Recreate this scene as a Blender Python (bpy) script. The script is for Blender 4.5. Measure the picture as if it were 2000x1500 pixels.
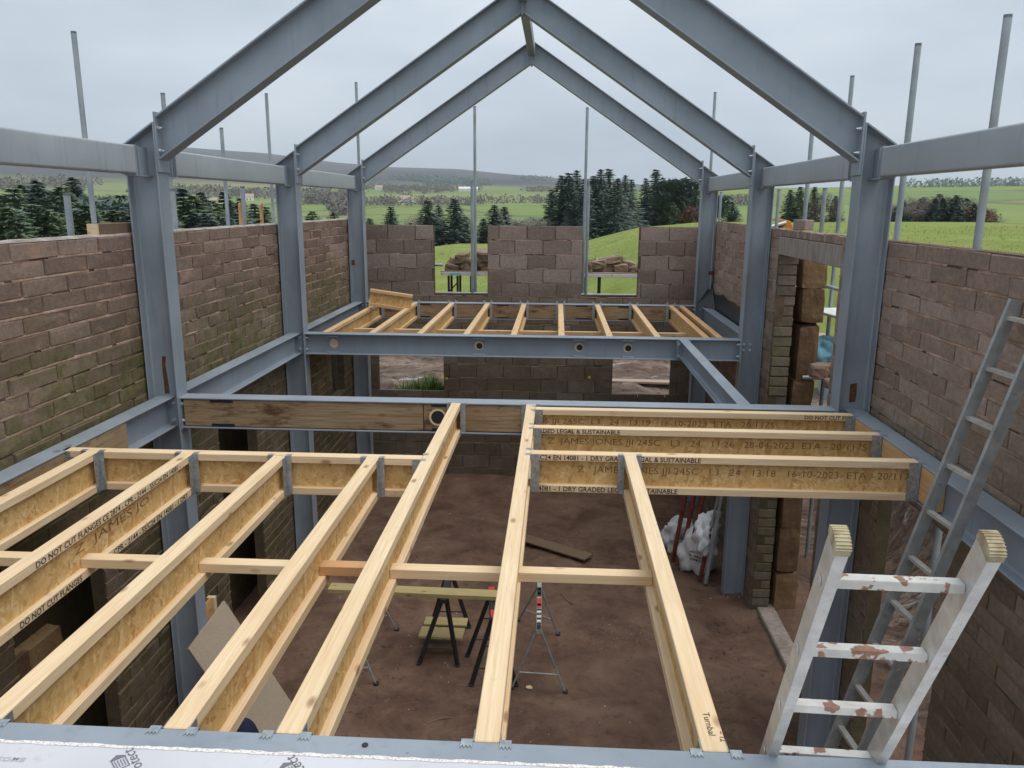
import bpy, bmesh, math, random
from mathutils import Vector, Matrix, noise
sc = bpy.context.scene
for o in list(bpy.data.objects): bpy.data.objects.remove(o)
R = math.radians
rnd = random.Random(7)
# ------------------------------------------------------------------ camera
FPX = 1544.93
CR = Vector((0.99841406, 0.05597033, 0.00605691))
CU = Vector((-0.01831008, 0.22110062, 0.9750791))
CD = Vector((-0.05323631, 0.97364359, -0.22177479))
cam = bpy.data.cameras.new('camera'); camo = bpy.data.objects.new('camera', cam)
sc.collection.objects.link(camo); sc.camera = camo
cam.sensor_width = 36; cam.lens = FPX/2000*36; cam.clip_start = .05; cam.clip_end = 20000
camo.matrix_world = Matrix(((CR.x, CU.x, -CD.x, 0), (CR.y, CU.y, -CD.y, 0), (CR.z, CU.z, -CD.z, 0), (0, 0, 0, 1)))
# ------------------------------------------------------------------ sky and sun (overcast)
SUN_EL, SUN_AZ = R(68), R(112)
w = bpy.data.worlds.new('World'); sc.world = w; w.use_nodes = True
nt = w.node_tree; nt.nodes.clear()
out = nt.nodes.new('ShaderNodeOutputWorld')
sky = nt.nodes.new('ShaderNodeTexSky'); sky.sky_type = 'NISHITA'; sky.sun_disc = False
sky.sun_elevation = SUN_EL; sky.sun_rotation = SUN_AZ
b1 = nt.nodes.new('ShaderNodeBackground'); b1.inputs[1].default_value = .05
nt.links.new(sky.outputs[0], b1.inputs[0])
tc = nt.nodes.new('ShaderNodeTexCoord'); mp = nt.nodes.new('ShaderNodeMapping')
mp.inputs['Scale'].default_value = (1, 1, 3.2); nt.links.new(tc.outputs['Generated'], mp.inputs[0])
ns = nt.nodes.new('ShaderNodeTexNoise'); ns.inputs['Scale'].default_value = 2.3; ns.inputs['Detail'].default_value = 5; ns.inputs['Roughness'].default_value = .5
nt.links.new(mp.outputs[0], ns.inputs[0])
rp = nt.nodes.new('ShaderNodeValToRGB'); rp.color_ramp.elements[0].position = .3; rp.color_ramp.elements[1].position = .72
rp.color_ramp.elements[0].color = (.315, .378, .44, 1); rp.color_ramp.elements[1].color = (.53, .575, .62, 1)
nt.links.new(ns.outputs[0], rp.inputs[0])
b2 = nt.nodes.new('ShaderNodeBackground'); b2.inputs[1].default_value = 1.0
nt.links.new(rp.outputs[0], b2.inputs[0])
mx = nt.nodes.new('ShaderNodeMixShader'); mx.inputs[0].default_value = .93
nt.links.new(b1.outputs[0], mx.inputs[1]); nt.links.new(b2.outputs[0], mx.inputs[2]); nt.links.new(mx.outputs[0], out.inputs[0])
sun = bpy.data.lights.new('sun', 'SUN'); sun.energy = 1.5; sun.angle = R(55); sun.color = (1, .96, .9)
suno = bpy.data.objects.new('sun', sun); sc.collection.objects.link(suno)
suno.rotation_euler = Vector((math.cos(SUN_EL)*math.sin(SUN_AZ), math.cos(SUN_EL)*math.cos(SUN_AZ), math.sin(SUN_EL))).to_track_quat('Z', 'Y').to_euler()
sc.view_settings.view_transform = 'Standard'; sc.view_settings.look = 'None'; sc.view_settings.gamma = 1
sc.view_settings.exposure = 0.72; sc.view_settings.use_curve_mapping = False
# ------------------------------------------------------------------ projection helpers (pixels of the 2000 px photo)
def ray(a, b): return CD*FPX + CR*(a-1000) - CU*(b-750)
def U(a, b, **k):
    D = ray(a, b); (ax, v), = k.items(); i = 'xyz'.index(ax); return D*(v/D[i])
def pix(P):
    P = Vector(P); z = P.dot(CD)
    if z <= .05: return None
    return (1000+FPX*P.dot(CR)/z, 750-FPX*P.dot(CU)/z, z)
# ------------------------------------------------------------------ dimensions (metres, camera at the origin)
XL, XR = -2.905, 2.095; XC = (XL+XR)/2
Y0, Y1, Y2, Y3 = 1.868, 5.871, 8.993, 12.05
ZB = -1.477; GZ = -4.63; BD = .245
WL, WR, YG = -3.165, 2.345, 12.85          # inner faces of left wall, right wall, gable
# ------------------------------------------------------------------ object helpers
col = sc.collection
def tag(o, label=None, cat=None, group=None, kind=None):
    if label: o['label'] = label
    if cat: o['category'] = cat
    if group: o['group'] = group
    if kind: o['kind'] = kind
    return o
def thing(name, label, cat, loc=(0, 0, 0), rz=0, group=None, mat=None):
    o = bpy.data.objects.new(name, None); col.objects.link(o); o.empty_display_size = .1
    if mat is not None: o.matrix_world = mat
    else: o.location = loc; o.rotation_euler = (0, 0, rz)
    return tag(o, label, cat, group)
class MB:
    def __init__(s): s.v = []; s.f = []
    def add(s, vs, fs):
        n = len(s.v); s.v += [tuple(v) for v in vs]; s.f += [tuple(i+n for i in f) for f in fs]; return s
    def box(s, x0, x1, y0, y1, z0, z1):
        return s.add([(x0,y0,z0),(x1,y0,z0),(x1,y1,z0),(x0,y1,z0),(x0,y0,z1),(x1,y0,z1),(x1,y1,z1),(x0,y1,z1)],
                     [(0,3,2,1),(4,5,6,7),(0,1,5,4),(1,2,6,5),(2,3,7,6),(3,0,4,7)])
    def prism(s, poly, axis, a, b):
        """poly: 2-D points (counter-clockwise seen from +axis); extruded along axis from a to b"""
        n = len(poly)
        def P(p, t): return {'x': (t, p[0], p[1]), 'y': (p[0], t, p[1]), 'z': (p[0], p[1], t)}[axis]
        vs = [P(p, a) for p in poly]+[P(p, b) for p in poly]
        fs = [tuple(range(n))[::-1], tuple(range(n, 2*n))]+[(i, (i+1) % n, n+(i+1) % n, n+i) for i in range(n)]
        return s.add(vs, fs)
    def tube(s, p0, p1, r0, r1=None, n=12, cap=True):
        p0 = Vector(p0); p1 = Vector(p1); r1 = r0 if r1 is None else r1
        d = (p1-p0).normalized(); a = d.orthogonal().normalized(); b = d.cross(a)
        vs = []
        for p, r in ((p0, r0), (p1, r1)):
            for i in range(n):
                t = 2*math.pi*i/n; vs.append(p+a*(r*math.cos(t))+b*(r*math.sin(t)))
        fs = [(i, (i+1) % n, n+(i+1) % n, n+i) for i in range(n)]
        if cap: fs += [tuple(range(n))[::-1], tuple(range(n, 2*n))]
        return s.add(vs, fs)
    def beam(s, p0, p1, wid, hei, up=(0, 0, 1)):
        p0 = Vector(p0); p1 = Vector(p1); d = (p1-p0).normalized(); up = Vector(up)
        y = up.cross(d).normalized(); z = d.cross(y)
        vs = [p+y*(a*wid/2)+z*(b*hei/2) for p in (p0, p1) for a, b in ((-1,-1),(1,-1),(1,1),(-1,1))]
        return s.add(vs, [(0,1,2,3)[::-1],(4,5,6,7),(0,1,5,4),(1,2,6,5),(2,3,7,6),(3,0,4,7)])
    def mesh(s, name, bevel=0, smooth=False, fix=True):
        m = bpy.data.meshes.new(name); m.from_pydata(s.v, [], s.f)
        if bevel or fix:
            bm = bmesh.new(); bm.from_mesh(m)
            if fix: bmesh.ops.recalc_face_normals(bm, faces=bm.faces)
            if bevel:
                bmesh.ops.bevel(bm, geom=list(bm.edges), offset=bevel, segments=1, affect='EDGES', profile=.5, clamp_overlap=True)
            bm.to_mesh(m); bm.free()
        if smooth:
            for p in m.polygons: p.use_smooth = True
        m.update(); return m
def part(name, mb, mat, parent=None, bevel=0, smooth=False, fix=True, loc=None, kind=None, label=None):
    m = mb if isinstance(mb, bpy.types.Mesh) else mb.mesh(name, bevel, smooth, fix)
    o = bpy.data.objects.new(name, m); col.objects.link(o)
    if mat is not None and not m.materials: m.materials.append(mat)
    if parent is not None: o.parent = parent
    if loc is not None: o.location = loc
    if kind: o['kind'] = kind
    if label: o['label'] = label
    return o
def cp(o, parent=None):
    c = o.copy(); col.objects.link(c)
    if parent is not None: c.parent = parent
    return c
# ------------------------------------------------------------------ materials
def mat(name, base=(.5,.5,.5), rough=.7, metal=0, spec=.5):
    m = bpy.data.materials.new(name); m.use_nodes = True
    b = m.node_tree.nodes['Principled BSDF']
    b.inputs['Base Color'].default_value = (*base, 1); b.inputs['Roughness'].default_value = rough
    b.inputs['Metallic'].default_value = metal; b.inputs['Specular IOR Level'].default_value = spec
    return m
class N:
    def __init__(s, m): s.m = m; s.t = m.node_tree; s.b = s.t.nodes['Principled BSDF']
    def n(s, typ, **k):
        x = s.t.nodes.new(typ)
        for a, v in k.items(): setattr(x, a, v)
        return x
    def l(s, a, b): s.t.links.new(a, b)
    def pos(s): return s.n('ShaderNodeNewGeometry').outputs['Position']
    def obj(s):
        """object coordinates shifted by a random amount for each object"""
        tc = s.n('ShaderNodeTexCoord'); oi = s.n('ShaderNodeObjectInfo'); mu = s.n('ShaderNodeVectorMath', operation='MULTIPLY_ADD')
        cb = s.n('ShaderNodeCombineXYZ')
        for i in range(3): s.l(oi.outputs['Random'], cb.inputs[i])
        mu.inputs[1].default_value = (37, 11, 23); s.l(cb.outputs[0], mu.inputs[0]); s.l(tc.outputs['Object'], mu.inputs[2])
        return mu.outputs[0]
    def sc(s, vec, scale, rot=(0, 0, 0)):
        mp = s.n('ShaderNodeMapping'); mp.inputs['Scale'].default_value = scale; mp.inputs['Rotation'].default_value = rot
        s.l(vec, mp.inputs[0]); return mp.outputs[0]
    def noise(s, vec, scale=5, detail=5, rough=.55, dist=0):
        x = s.n('ShaderNodeTexNoise'); x.inputs['Scale'].default_value = scale; x.inputs['Detail'].default_value = detail
        x.inputs['Roughness'].default_value = rough; x.inputs['Distortion'].default_value = dist
        s.l(vec, x.inputs['Vector']); return x.outputs[0]
    def ramp(s, f, *st):
        x = s.n('ShaderNodeValToRGB'); e = x.color_ramp.elements
        while len(e) < len(st): e.new(.5)
        for i, (p, c) in enumerate(st):
            e[i].position = p; e[i].color = (*c, 1) if len(c) == 3 else c
        s.l(f, x.inputs[0]); return x.outputs[0]
    def step(s, f, a, b):
        x = s.n('ShaderNodeMapRange'); x.inputs['From Min'].default_value = a; x.inputs['From Max'].default_value = b
        s.l(f, x.inputs[0]); return x.outputs[0]
    def mix(s, f, a, b, mode='MIX'):
        x = s.n('ShaderNodeMix', data_type='RGBA', blend_type=mode)
        for i, v in ((0, f), (6, a), (7, b)):
            if isinstance(v, (int, float)): x.inputs[i].default_value = v
            elif isinstance(v, tuple): x.inputs[i].default_value = (*v, 1)
            else: s.l(v, x.inputs[i])
        return x.outputs[2]
    def math(s, op, a, b=0.0):
        x = s.n('ShaderNodeMath', operation=op)
        for i, v in ((0, a), (1, b)):
            if isinstance(v, (int, float)): x.inputs[i].default_value = v
            else: s.l(v, x.inputs[i])
        return x.outputs[0]
    def xyz(s, v): x = s.n('ShaderNodeSeparateXYZ'); s.l(v, x.inputs[0]); return x.outputs
    def rand(s):
        oi = s.n('ShaderNodeObjectInfo'); g = s.n('ShaderNodeNewGeometry')
        return s.math('FRACT', s.math('ADD', s.math('MULTIPLY', oi.outputs['Random'], 7.31), g.outputs['Random Per Island']))
    def col(s, c): s.l(c, s.b.inputs['Base Color'])
    def rough(s, c): s.l(c, s.b.inputs['Roughness'])
    def bump(s, h, strength=.3, dist=.01):
        x = s.n('ShaderNodeBump'); x.inputs['Strength'].default_value = strength; x.inputs['Distance'].default_value = dist
        s.l(h, x.inputs['Height']); s.l(x.outputs[0], s.b.inputs['Normal'])
def steel_mat(name, c, rough=.42):
    m = mat(name, c, rough); n = N(m); p = n.pos()
    a = n.noise(p, 1.7, 4, .6); dk = tuple(x*.84 for x in c); lt = tuple(min(1, x*1.1) for x in c)
    base = n.ramp(a, (.3, dk), (.7, lt))
    st = n.noise(n.sc(p, (9, 9, .8)), 2.2, 4, .6)
    base = n.mix(n.math('MULTIPLY', n.step(st, .54, .72), .38), base, tuple(x*.62 for x in c))
    sp = n.noise(p, 38, 3, .7); base = n.mix(n.math('MULTIPLY', n.step(sp, .69, .75), .7), base, (.10, .085, .075))
    du = n.noise(p, 6, 5, .65); base = n.mix(n.math('MULTIPLY', n.step(du, .58, .8), .22), base, (.36, .32, .28))
    n.col(base); n.rough(n.ramp(a, (.3, (rough-.1,)*3), (.7, (rough+.15,)*3))); n.bump(n.noise(p, 140, 3), .06, .002)
    return m
M_STEEL = steel_mat('painted_steel', (.272, .312, .358))
M_RHS = steel_mat('pale_grey_steel', (.345, .375, .405))  # lighter grey steel colour for the hollow eaves sections
M_GALV = mat('galvanised', (.50, .54, .56), .42, .75); n = N(M_GALV); p = n.pos()
n.col(n.ramp(n.noise(p, 45, 3), (.3, (.34, .37, .39)), (.7, (.58, .62, .64))))
M_TUBE = mat('scaffold_galvanised', (.36, .40, .42), .5, .35); n = N(M_TUBE); p = n.pos()
n.col(n.mix(n.math('MULTIPLY', n.step(n.noise(n.sc(p, (1, 1, .4)), 9, 5), .5, .72), .6), n.ramp(n.noise(p, 4, 4), (.3, (.27, .31, .335)), (.7, (.42, .46, .48))), (.25, .22, .19)))
M_BOLT = mat('bolt_zinc', (.62, .65, .67), .35, .85)
def wood_mat(name, a, b, c, rough=.62, knots=True, stain=0, st0=.64):
    m = mat(name, a, rough); n = N(m); o = n.obj()
    g = n.noise(n.sc(o, (1.1, 26, 26)), 3.2, 5, .6, .5)
    base = n.ramp(g, (.28, c), (.5, a), (.75, b))
    lg = n.noise(o, 1.1, 2); base = n.mix(n.math('MULTIPLY', n.step(lg, .42, .7), .45), base, c)
    ln = n.noise(n.sc(o, (.5, 90, 90)), 2, 3, .5); base = n.mix(n.math('MULTIPLY', n.step(ln, .56, .72), .35), base, tuple(x*.7 for x in c))
    if knots:
        v = n.n('ShaderNodeTexVoronoi', feature='F1'); v.inputs['Scale'].default_value = 1; n.l(n.sc(o, (4.2, 9, 9)), v.inputs['Vector'])
        base = n.mix(n.math('MULTIPLY', n.step(v.outputs['Distance'], .17, .07), .75), base, (.23, .105, .04))
    dt = n.noise(n.sc(o, (.35, 1, 1)) if stain else o, 7, 5, .7); base = n.mix(n.math('MULTIPLY', n.step(dt, st0, st0+.12), .4+stain), base, (.17, .105, .07) if not stain else (.085, .04, .018))
    rd = n.rand(); base = n.mix(.10, base, n.ramp(rd, (0, (.55, .33, .17)), (1, (.9, .8, .6))), 'SOFT_LIGHT')
    n.col(base); n.bump(g, .18, .004); return m
M_WOOD = wood_mat('sawn_softwood', (.76, .585, .38), (.845, .69, .485), (.665, .47, .265))
M_WOODP = wood_mat('planed_orange_timber', (.62, .37, .185), (.70, .46, .25), (.50, .26, .11))
M_PACK = wood_mat('weathered_packer_timber', (.33, .24, .14), (.42, .32, .20), (.19, .10, .05), .75, True, .5, .52)
M_TREAT = wood_mat('treated_timber', (.44, .36, .17), (.52, .44, .23), (.34, .27, .12), .7)
M_OLDWD = wood_mat('old_board', (.20, .135, .092), (.26, .185, .132), (.14, .092, .062), .85, False)
M_SCAFB = wood_mat('scaffold_board_timber', (.40, .31, .25), (.50, .40, .33), (.30, .215, .17), .8, False)
M_OSB = mat('strand_board', (.5, .33, .16), .7); n = N(M_OSB); o = n.obj()
base = None
for i, (rot, s) in enumerate(((.5, 1), (-.7, 1.3), (1.4, .9))):
    v = n.n('ShaderNodeTexVoronoi', feature='F1'); v.inputs['Scale'].default_value = 1
    n.l(n.sc(n.sc(o, (1, 1, 1), (0, rot, 0)), (11*s, 20, 40*s)), v.inputs['Vector'])
    sh = n.ramp(n.xyz(v.outputs['Color'])[0], (0, (.48, .255, .08)), (.22, (.60, .36, .13)), (.75, (.68, .445, .18)), (1, (.76, .55, .28)))
    base = sh if base is None else n.mix(n.step(n.noise(o, 14+9*i, 2), .45, .55), base, sh)
v = n.noise(o, 26, 3, .6); base = n.mix(n.math('MULTIPLY', n.step(v, .66, .74), .45), base, (.30, .14, .05))
n.col(base); n.bump(n.noise(o, 60, 4), .3, .003)
M_CHIP = mat('chipboard', (.42, .34, .26), .75); n = N(M_CHIP); o = n.obj()
n.col(n.mix(n.math('MULTIPLY', n.step(n.noise(o, 3, 5), .5, .75), .35), n.ramp(n.noise(o, 160, 3, .7), (.3, (.33, .26, .19)), (.7, (.50, .415, .32))), (.30, .23, .17)))
M_INK = mat('print_ink', (.035, .028, .022), .8)
M_INKB = mat('brown_print_ink', (.22, .11, .04), .85)
def block_mat(name, c0, c1, c2, moss=0, smear=(.36, .25, .20), mossz=(-.75, -1.25), murky=None, dk=.6):
    m = mat(name, c1, .92, 0, .25); n = N(m); p = n.pos(); r = n.rand()
    base = n.ramp(r, (0, c0), (.5, c1), (1, c2))
    f = n.noise(p, 26, 6, .7); base = n.mix(.5, base, n.ramp(f, (.3, (.25, .25, .25)), (.72, (.78, .78, .78))), 'OVERLAY')
    big = n.noise(p, 1.1, 4, .6); base = n.mix(n.math('MULTIPLY', n.step(big, .46, .68), .5), base, tuple(x*.62 for x in c1))
    sm = n.noise(n.sc(p, (1, 1, 2.2)), 4.2, 6, .7, .3); base = n.mix(n.math('MULTIPLY', n.step(sm, .56, .68), .7), base, smear)
    eff = n.noise(n.sc(p, (1, 1, 2.6)), 5.3, 5, .75); base = n.mix(n.math('MULTIPLY', n.step(eff, .67, .78), .6), base, (.52, .46, .43))
    if moss:
        z = n.xyz(p)[2]; mz = n.step(n.math('ADD', z, n.math('MULTIPLY', n.math('SUBTRACT', n.noise(p, 1.6, 4), .5), .9)), mossz[0], mossz[1])
        mz = n.math('MULTIPLY', mz, n.step(n.noise(p, 3.3, 6, .7), .30, .58))
        base = n.mix(n.math('MULTIPLY', mz, moss), base, n.ramp(n.noise(p, 17, 4), (.3, (.055, .062, .012)), (.7, (.155, .14, .045))))
    if murky:  # dark brown blended in towards the bottom of the wall
        z = n.xyz(p)[2]; dz = n.step(n.math('ADD', z, n.math('MULTIPLY', n.math('SUBTRACT', n.noise(p, 1.1, 4), .5), 1.0)), murky[0], murky[1])
        base = n.mix(n.math('MULTIPLY', dz, dk), base, (.05, .037, .028))
    n.col(base); n.bump(n.noise(p, 55, 6, .75), .75, .008); return m
M_BLKL = block_mat('mossy_concrete_block', (.172, .118, .092), (.245, .172, .136), (.32, .232, .19), .8, (.44, .27, .20), (-.6, -1.15), (-1.7, -2.6), .45)
M_BLKR = block_mat('brown_concrete_block', (.25, .18, .143), (.32, .235, .192), (.39, .295, .248), .35, (.44, .31, .20), (-.6, -1.4), (-1.7, -2.8), .35)
M_BLKG = block_mat('gable_concrete_block', (.22, .165, .14), (.29, .222, .19), (.35, .28, .245), .45, (.40, .28, .235), (-.9, -1.8), (-1.6, -2.6), .3)
M_MORT = mat('mortar', (.26, .18, .135), .95, 0, .2); n = N(M_MORT); p = n.pos()
base = n.ramp(n.noise(p, 9, 6, .7), (.3, (.075, .05, .038)), (.55, (.15, .10, .075)), (.78, (.28, .19, .145)))
z = n.xyz(p)[2]; base = n.mix(n.math('MULTIPLY', n.step(n.math('ADD', z, n.math('MULTIPLY', n.noise(p, 1.6, 4), .8)), -.4, -1.3), .6), base, (.075, .068, .03))
n.col(base); n.bump(n.noise(p, 40, 6, .7), .8, .01)
M_JOINT = mat('bed_joint_mortar', (.38, .26, .2), .95, 0, .2); n = N(M_JOINT); p = n.pos()
base = n.ramp(n.noise(p, 6, 6, .7), (.28, (.20, .13, .095)), (.5, (.36, .235, .175)), (.75, (.56, .44, .38)))
z = n.xyz(p)[2]; base = n.mix(n.math('MULTIPLY', n.step(n.math('ADD', z, n.math('MULTIPLY', n.noise(p, 1.6, 4), .8)), -.5, -1.2), .65), base, (.12, .10, .045))
n.col(base); n.bump(n.noise(p, 45, 6, .7), .9, .01)
M_MTOP = mat('pale_mortar_capping', (.47, .42, .37), .95); n = N(M_MTOP); n.col(n.ramp(n.noise(n.pos(), 7, 6, .7), (.3, (.30, .25, .21)), (.6, (.50, .45, .40))))
M_CONC = mat('cast_concrete', (.33, .28, .24), .9); n = N(M_CONC); p = n.pos()
base = n.ramp(n.noise(n.sc(p, (5, 5, .8)), 4, 5, .65), (.3, (.22, .18, .15)), (.7, (.42, .36, .31)))
n.col(n.mix(n.math('MULTIPLY', n.step(n.noise(p, 3, 5), .55, .7), .5), base, (.17, .125, .095))); n.bump(n.noise(p, 50, 5), .4, .005)
def stone_mat(name, a, b, c):
    m = mat(name, b, .93, 0, .2); n = N(m); p = n.pos()
    base = n.ramp(n.noise(p, 5, 6, .65), (.28, a), (.52, b), (.75, c)); r = n.rand()
    base = n.mix(.45, base, n.ramp(r, (0, tuple(x*.45 for x in a)), (.5, b), (1, c)))
    n.col(n.mix(n.math('MULTIPLY', n.step(n.noise(p, 22, 4), .6, .72), .5), base, tuple(x*.4 for x in a))); n.bump(n.noise(p, 18, 6, .7), .8, .02); return m
M_STONE = stone_mat('sandstone', (.10, .055, .034), (.21, .125, .07), (.40, .27, .13))
M_RUBB = stone_mat('rubble_stone', (.14, .10, .075), (.29, .21, .15), (.50, .39, .28))
M_MUD = mat('packed_mud', (.1, .07, .055), .8); n = N(M_MUD); p = n.pos()
base = n.ramp(n.noise(p, 1.9, 9, .70, .4), (.30, (.074, .036, .022)), (.48, (.158, .087, .056)), (.70, (.25, .155, .106)))
base = n.mix(n.math('MULTIPLY', n.step(n.noise(p, 9, 7, .78), .54, .68), .7), base, (.048, .028, .019))
base = n.mix(n.math('MULTIPLY', n.step(n.noise(p, 60, 3, .6), .68, .76), .6), base, (.27, .20, .15))
n.col(base); n.rough(n.ramp(n.noise(p, .9, 5), (.35, (.45,)*3), (.6, (.9,)*3))); n.bump(n.noise(p, 8, 10, .72), .9, .05)
M_ALU = mat('aluminium', (.62, .615, .59), .42, .45); n = N(M_ALU); p = n.pos()
base = n.ramp(n.noise(p, 16, 5, .65), (.3, (.45, .44, .41)), (.7, (.66, .65, .62)))
base = n.mix(n.math('MULTIPLY', n.step(n.noise(p, 30, 5, .7), .60, .70), .6), base, (.33, .26, .20)); n.col(base)
M_ALUG = mat('dull_aluminium', (.36, .37, .365), .5, .45); n = N(M_ALUG); p = n.pos()
n.col(n.mix(n.math('MULTIPLY', n.step(n.noise(p, 22, 5, .7), .58, .70), .5), n.ramp(n.noise(p, 12, 4), (.3, (.28, .285, .28)), (.7, (.42, .43, .425))), (.20, .16, .13)))
M_RUNG = mat('muddy_rung', (.68, .66, .62), .5, .25); n = N(M_RUNG); p = n.pos()
base = n.ramp(n.noise(p, 16, 5), (.3, (.55, .53, .49)), (.7, (.74, .72, .68)))
n.col(n.mix(n.step(n.noise(p, 21, 3, .5), .535, .56), base, n.ramp(n.noise(p, 40, 3), (.3, (.26, .13, .085)), (.7, (.40, .235, .165)))))
M_CAP = mat('yellowed_rubber', (.46, .38, .19), .8); n = N(M_CAP); p = n.pos(); n.col(n.mix(n.math('MULTIPLY', n.step(n.noise(p, 28, 5), .45, .62), .8), (.46, .40, .25), (.25, .17, .10)))
M_BLACK = mat('black_plastic', (.02, .02, .022), .5)
M_DPM = mat('black_membrane', (.018, .02, .023), .35)
M_REDL = mat('red_label', (.55, .05, .045), .5)
M_REDT = mat('red_prop_paint', (.20, .035, .022), .65); n = N(M_REDT); p = n.pos(); n.col(n.ramp(n.noise(p, 18, 5), (.3, (.11, .022, .014)), (.65, (.25, .05, .032)), (.8, (.3, .2, .15))))
M_WHITE = mat('white_label', (.75, .75, .73), .6)
M_BAG = mat('white_woven_sack', (.62, .63, .65), .55); n = N(M_BAG); p = n.pos(); n.col(n.ramp(n.noise(p, 7, 5), (.3, (.62, .62, .63)), (.7, (.80, .81, .83))))
M_NAVY = mat('matt_navy', (.012, .018, .05), .9)
M_BLUE = mat('pale_blue_sheet', (.26, .55, .68), .45)
M_ORANGE = mat('orange_paint', (.58, .21, .03), .5)
M_FILM = mat('printed_film', (.60, .60, .64), .45); n = N(M_FILM); p = n.pos()
n.col(n.mix(n.math('MULTIPLY', n.step(n.noise(p, 9, 6, .7), .60, .74), .35), n.ramp(n.noise(p, 1.6, 3), (.3, (.54, .54, .575)), (.7, (.63, .625, .66))), (.36, .31, .27)))
M_FOAM = mat('pale_board_edge', (.74, .70, .66), .9); n = N(M_FOAM); p = n.pos(); n.col(n.ramp(n.noise(p, 150, 3), (.35, (.5, .44, .40)), (.55, (.80, .77, .74))))
M_FGREY = mat('film_print_grey', (.16, .16, .17), .7)
M_FPALE = mat('film_print_pale', (.46, .46, .50), .7)
M_SAWD = mat('sawdust', (.46, .34, .20), .95)
M_RUST = mat('rust', (.12, .045, .016), .9); n = N(M_RUST); p = n.pos(); n.col(n.ramp(n.noise(p, 30, 5), (.3, (.07, .028, .014)), (.7, (.17, .07, .028))))
# vegetation and land
def leaf_mat(name, a, b):
    m = mat(name, a, .75, 0, .25); n = N(m); n.col(n.mix(.5, n.ramp(n.rand(), (0, a), (1, b)), n.ramp(n.noise(n.pos(), .7, 3), (.3, a), (.7, b)))); return m
M_SPR = leaf_mat('spruce_needles', (.075, .112, .098), (.18, .235, .195))
M_SPR2 = leaf_mat('green_needles', (.078, .12, .072), (.18, .24, .13))
M_TWIG = leaf_mat('bare_twigs', (.11, .095, .085), (.185, .16, .14))
M_RUSTL = leaf_mat('russet_leaves', (.13, .075, .048), (.21, .13, .085))
M_BARK = mat('bark', (.06, .047, .038), .95)
M_WEED = leaf_mat('weed_leaves', (.06, .13, .02), (.15, .26, .05))
M_BLADE = leaf_mat('grass_blades', (.22, .29, .06), (.36, .42, .13))
M_GRASS = mat('ground_cover', (.16, .2, .05), .95, 0, .2); n = N(M_GRASS); p = n.pos(); X = n.xyz(p)
gr = n.ramp(n.noise(p, .35, 6, .65), (.25, (.15, .195, .04)), (.5, (.21, .26, .062)), (.75, (.285, .315, .10)))
gr = n.mix(n.math('MULTIPLY', n.step(n.noise(p, 2.3, 5, .7), .56, .72), .5), gr, (.145, .18, .038))
tr = n.step(n.noise(n.sc(p, (.5, .25, .5)), .5, 4), .54, .66); gr = n.mix(n.math('MULTIPLY', tr, .4), gr, (.29, .25, .10))
md = n.ramp(n.noise(n.sc(p, (.45, 2.2, 1)), 1.9, 8, .74), (.32, (.07, .043, .031)), (.5, (.17, .115, .085)), (.66, (.31, .235, .19)))
fine = n.noise(n.sc(p, (1.2, 3.5, 2)), 3.5, 8, .8); md = n.mix(n.step(fine, .50, .60), md, (.055, .035, .027)); md = n.mix(n.step(n.noise(n.sc(p, (.5, 2.6, 1)), 1.1, 6, .7, .4), .60, .63), md, (.40, .39, .39))
edge = n.math('ADD', X[1], n.math('MULTIPLY', n.noise(p, .3, 4), 6))
mk = n.step(edge, 27.5, 25.5)
rt = n.step(n.math('ADD', X[0], n.math('MULTIPLY', n.noise(p, .8, 3), 1.5)), 6.6, 5.6); mk = n.math('MULTIPLY', mk, rt)
n.col(n.mix(mk, gr, md)); n.rough(n.ramp(mk, (0, (.95,)*3), (1, (.5,)*3)))
n.bump(n.noise(n.sc(p, (.6, 1.6, 1)), 3, 8, .72), .9, .12)
M_HILL = mat('far_land', (.15, .2, .06), .95, 0, .15); n = N(M_HILL); p = n.pos(); X = n.xyz(p)
v = n.n('ShaderNodeTexVoronoi', feature='F1'); v.inputs['Scale'].default_value = 1; n.l(n.sc(p, (.0034, .0058, 0)), v.inputs['Vector'])
fld = n.ramp(n.xyz(v.outputs['Color'])[0], (0, (.145, .215, .055)), (.35, (.19, .26, .07)), (.6, (.23, .25, .10)), (.78, (.12, .22, .065)), (1, (.26, .225, .13)))
fld = n.mix(.3, fld, n.ramp(n.noise(p, .02, 5), (.3, (.12, .17, .05)), (.7, (.26, .28, .12))))
ve = n.n('ShaderNodeTexVoronoi', feature='DISTANCE_TO_EDGE'); ve.inputs['Scale'].default_value = 1; n.l(n.sc(p, (.0034, .0058, 0)), ve.inputs['Vector'])
fld = n.mix(n.math('MULTIPLY', n.step(ve.outputs['Distance'], .018, .008), .6), fld, (.08, .088, .06))
moor = n.ramp(n.noise(n.sc(p, (.4, 1, 1)), .006, 6, .6), (.3, (.052, .056, .064)), (.55, (.085, .083, .082)), (.75, (.125, .115, .098)))
hz = n.step(n.math('ADD', X[2], n.math('MULTIPLY', n.noise(p, .0016, 4), 60)), 58, 86)
n.col(n.mix(hz, fld, moor))
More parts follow.
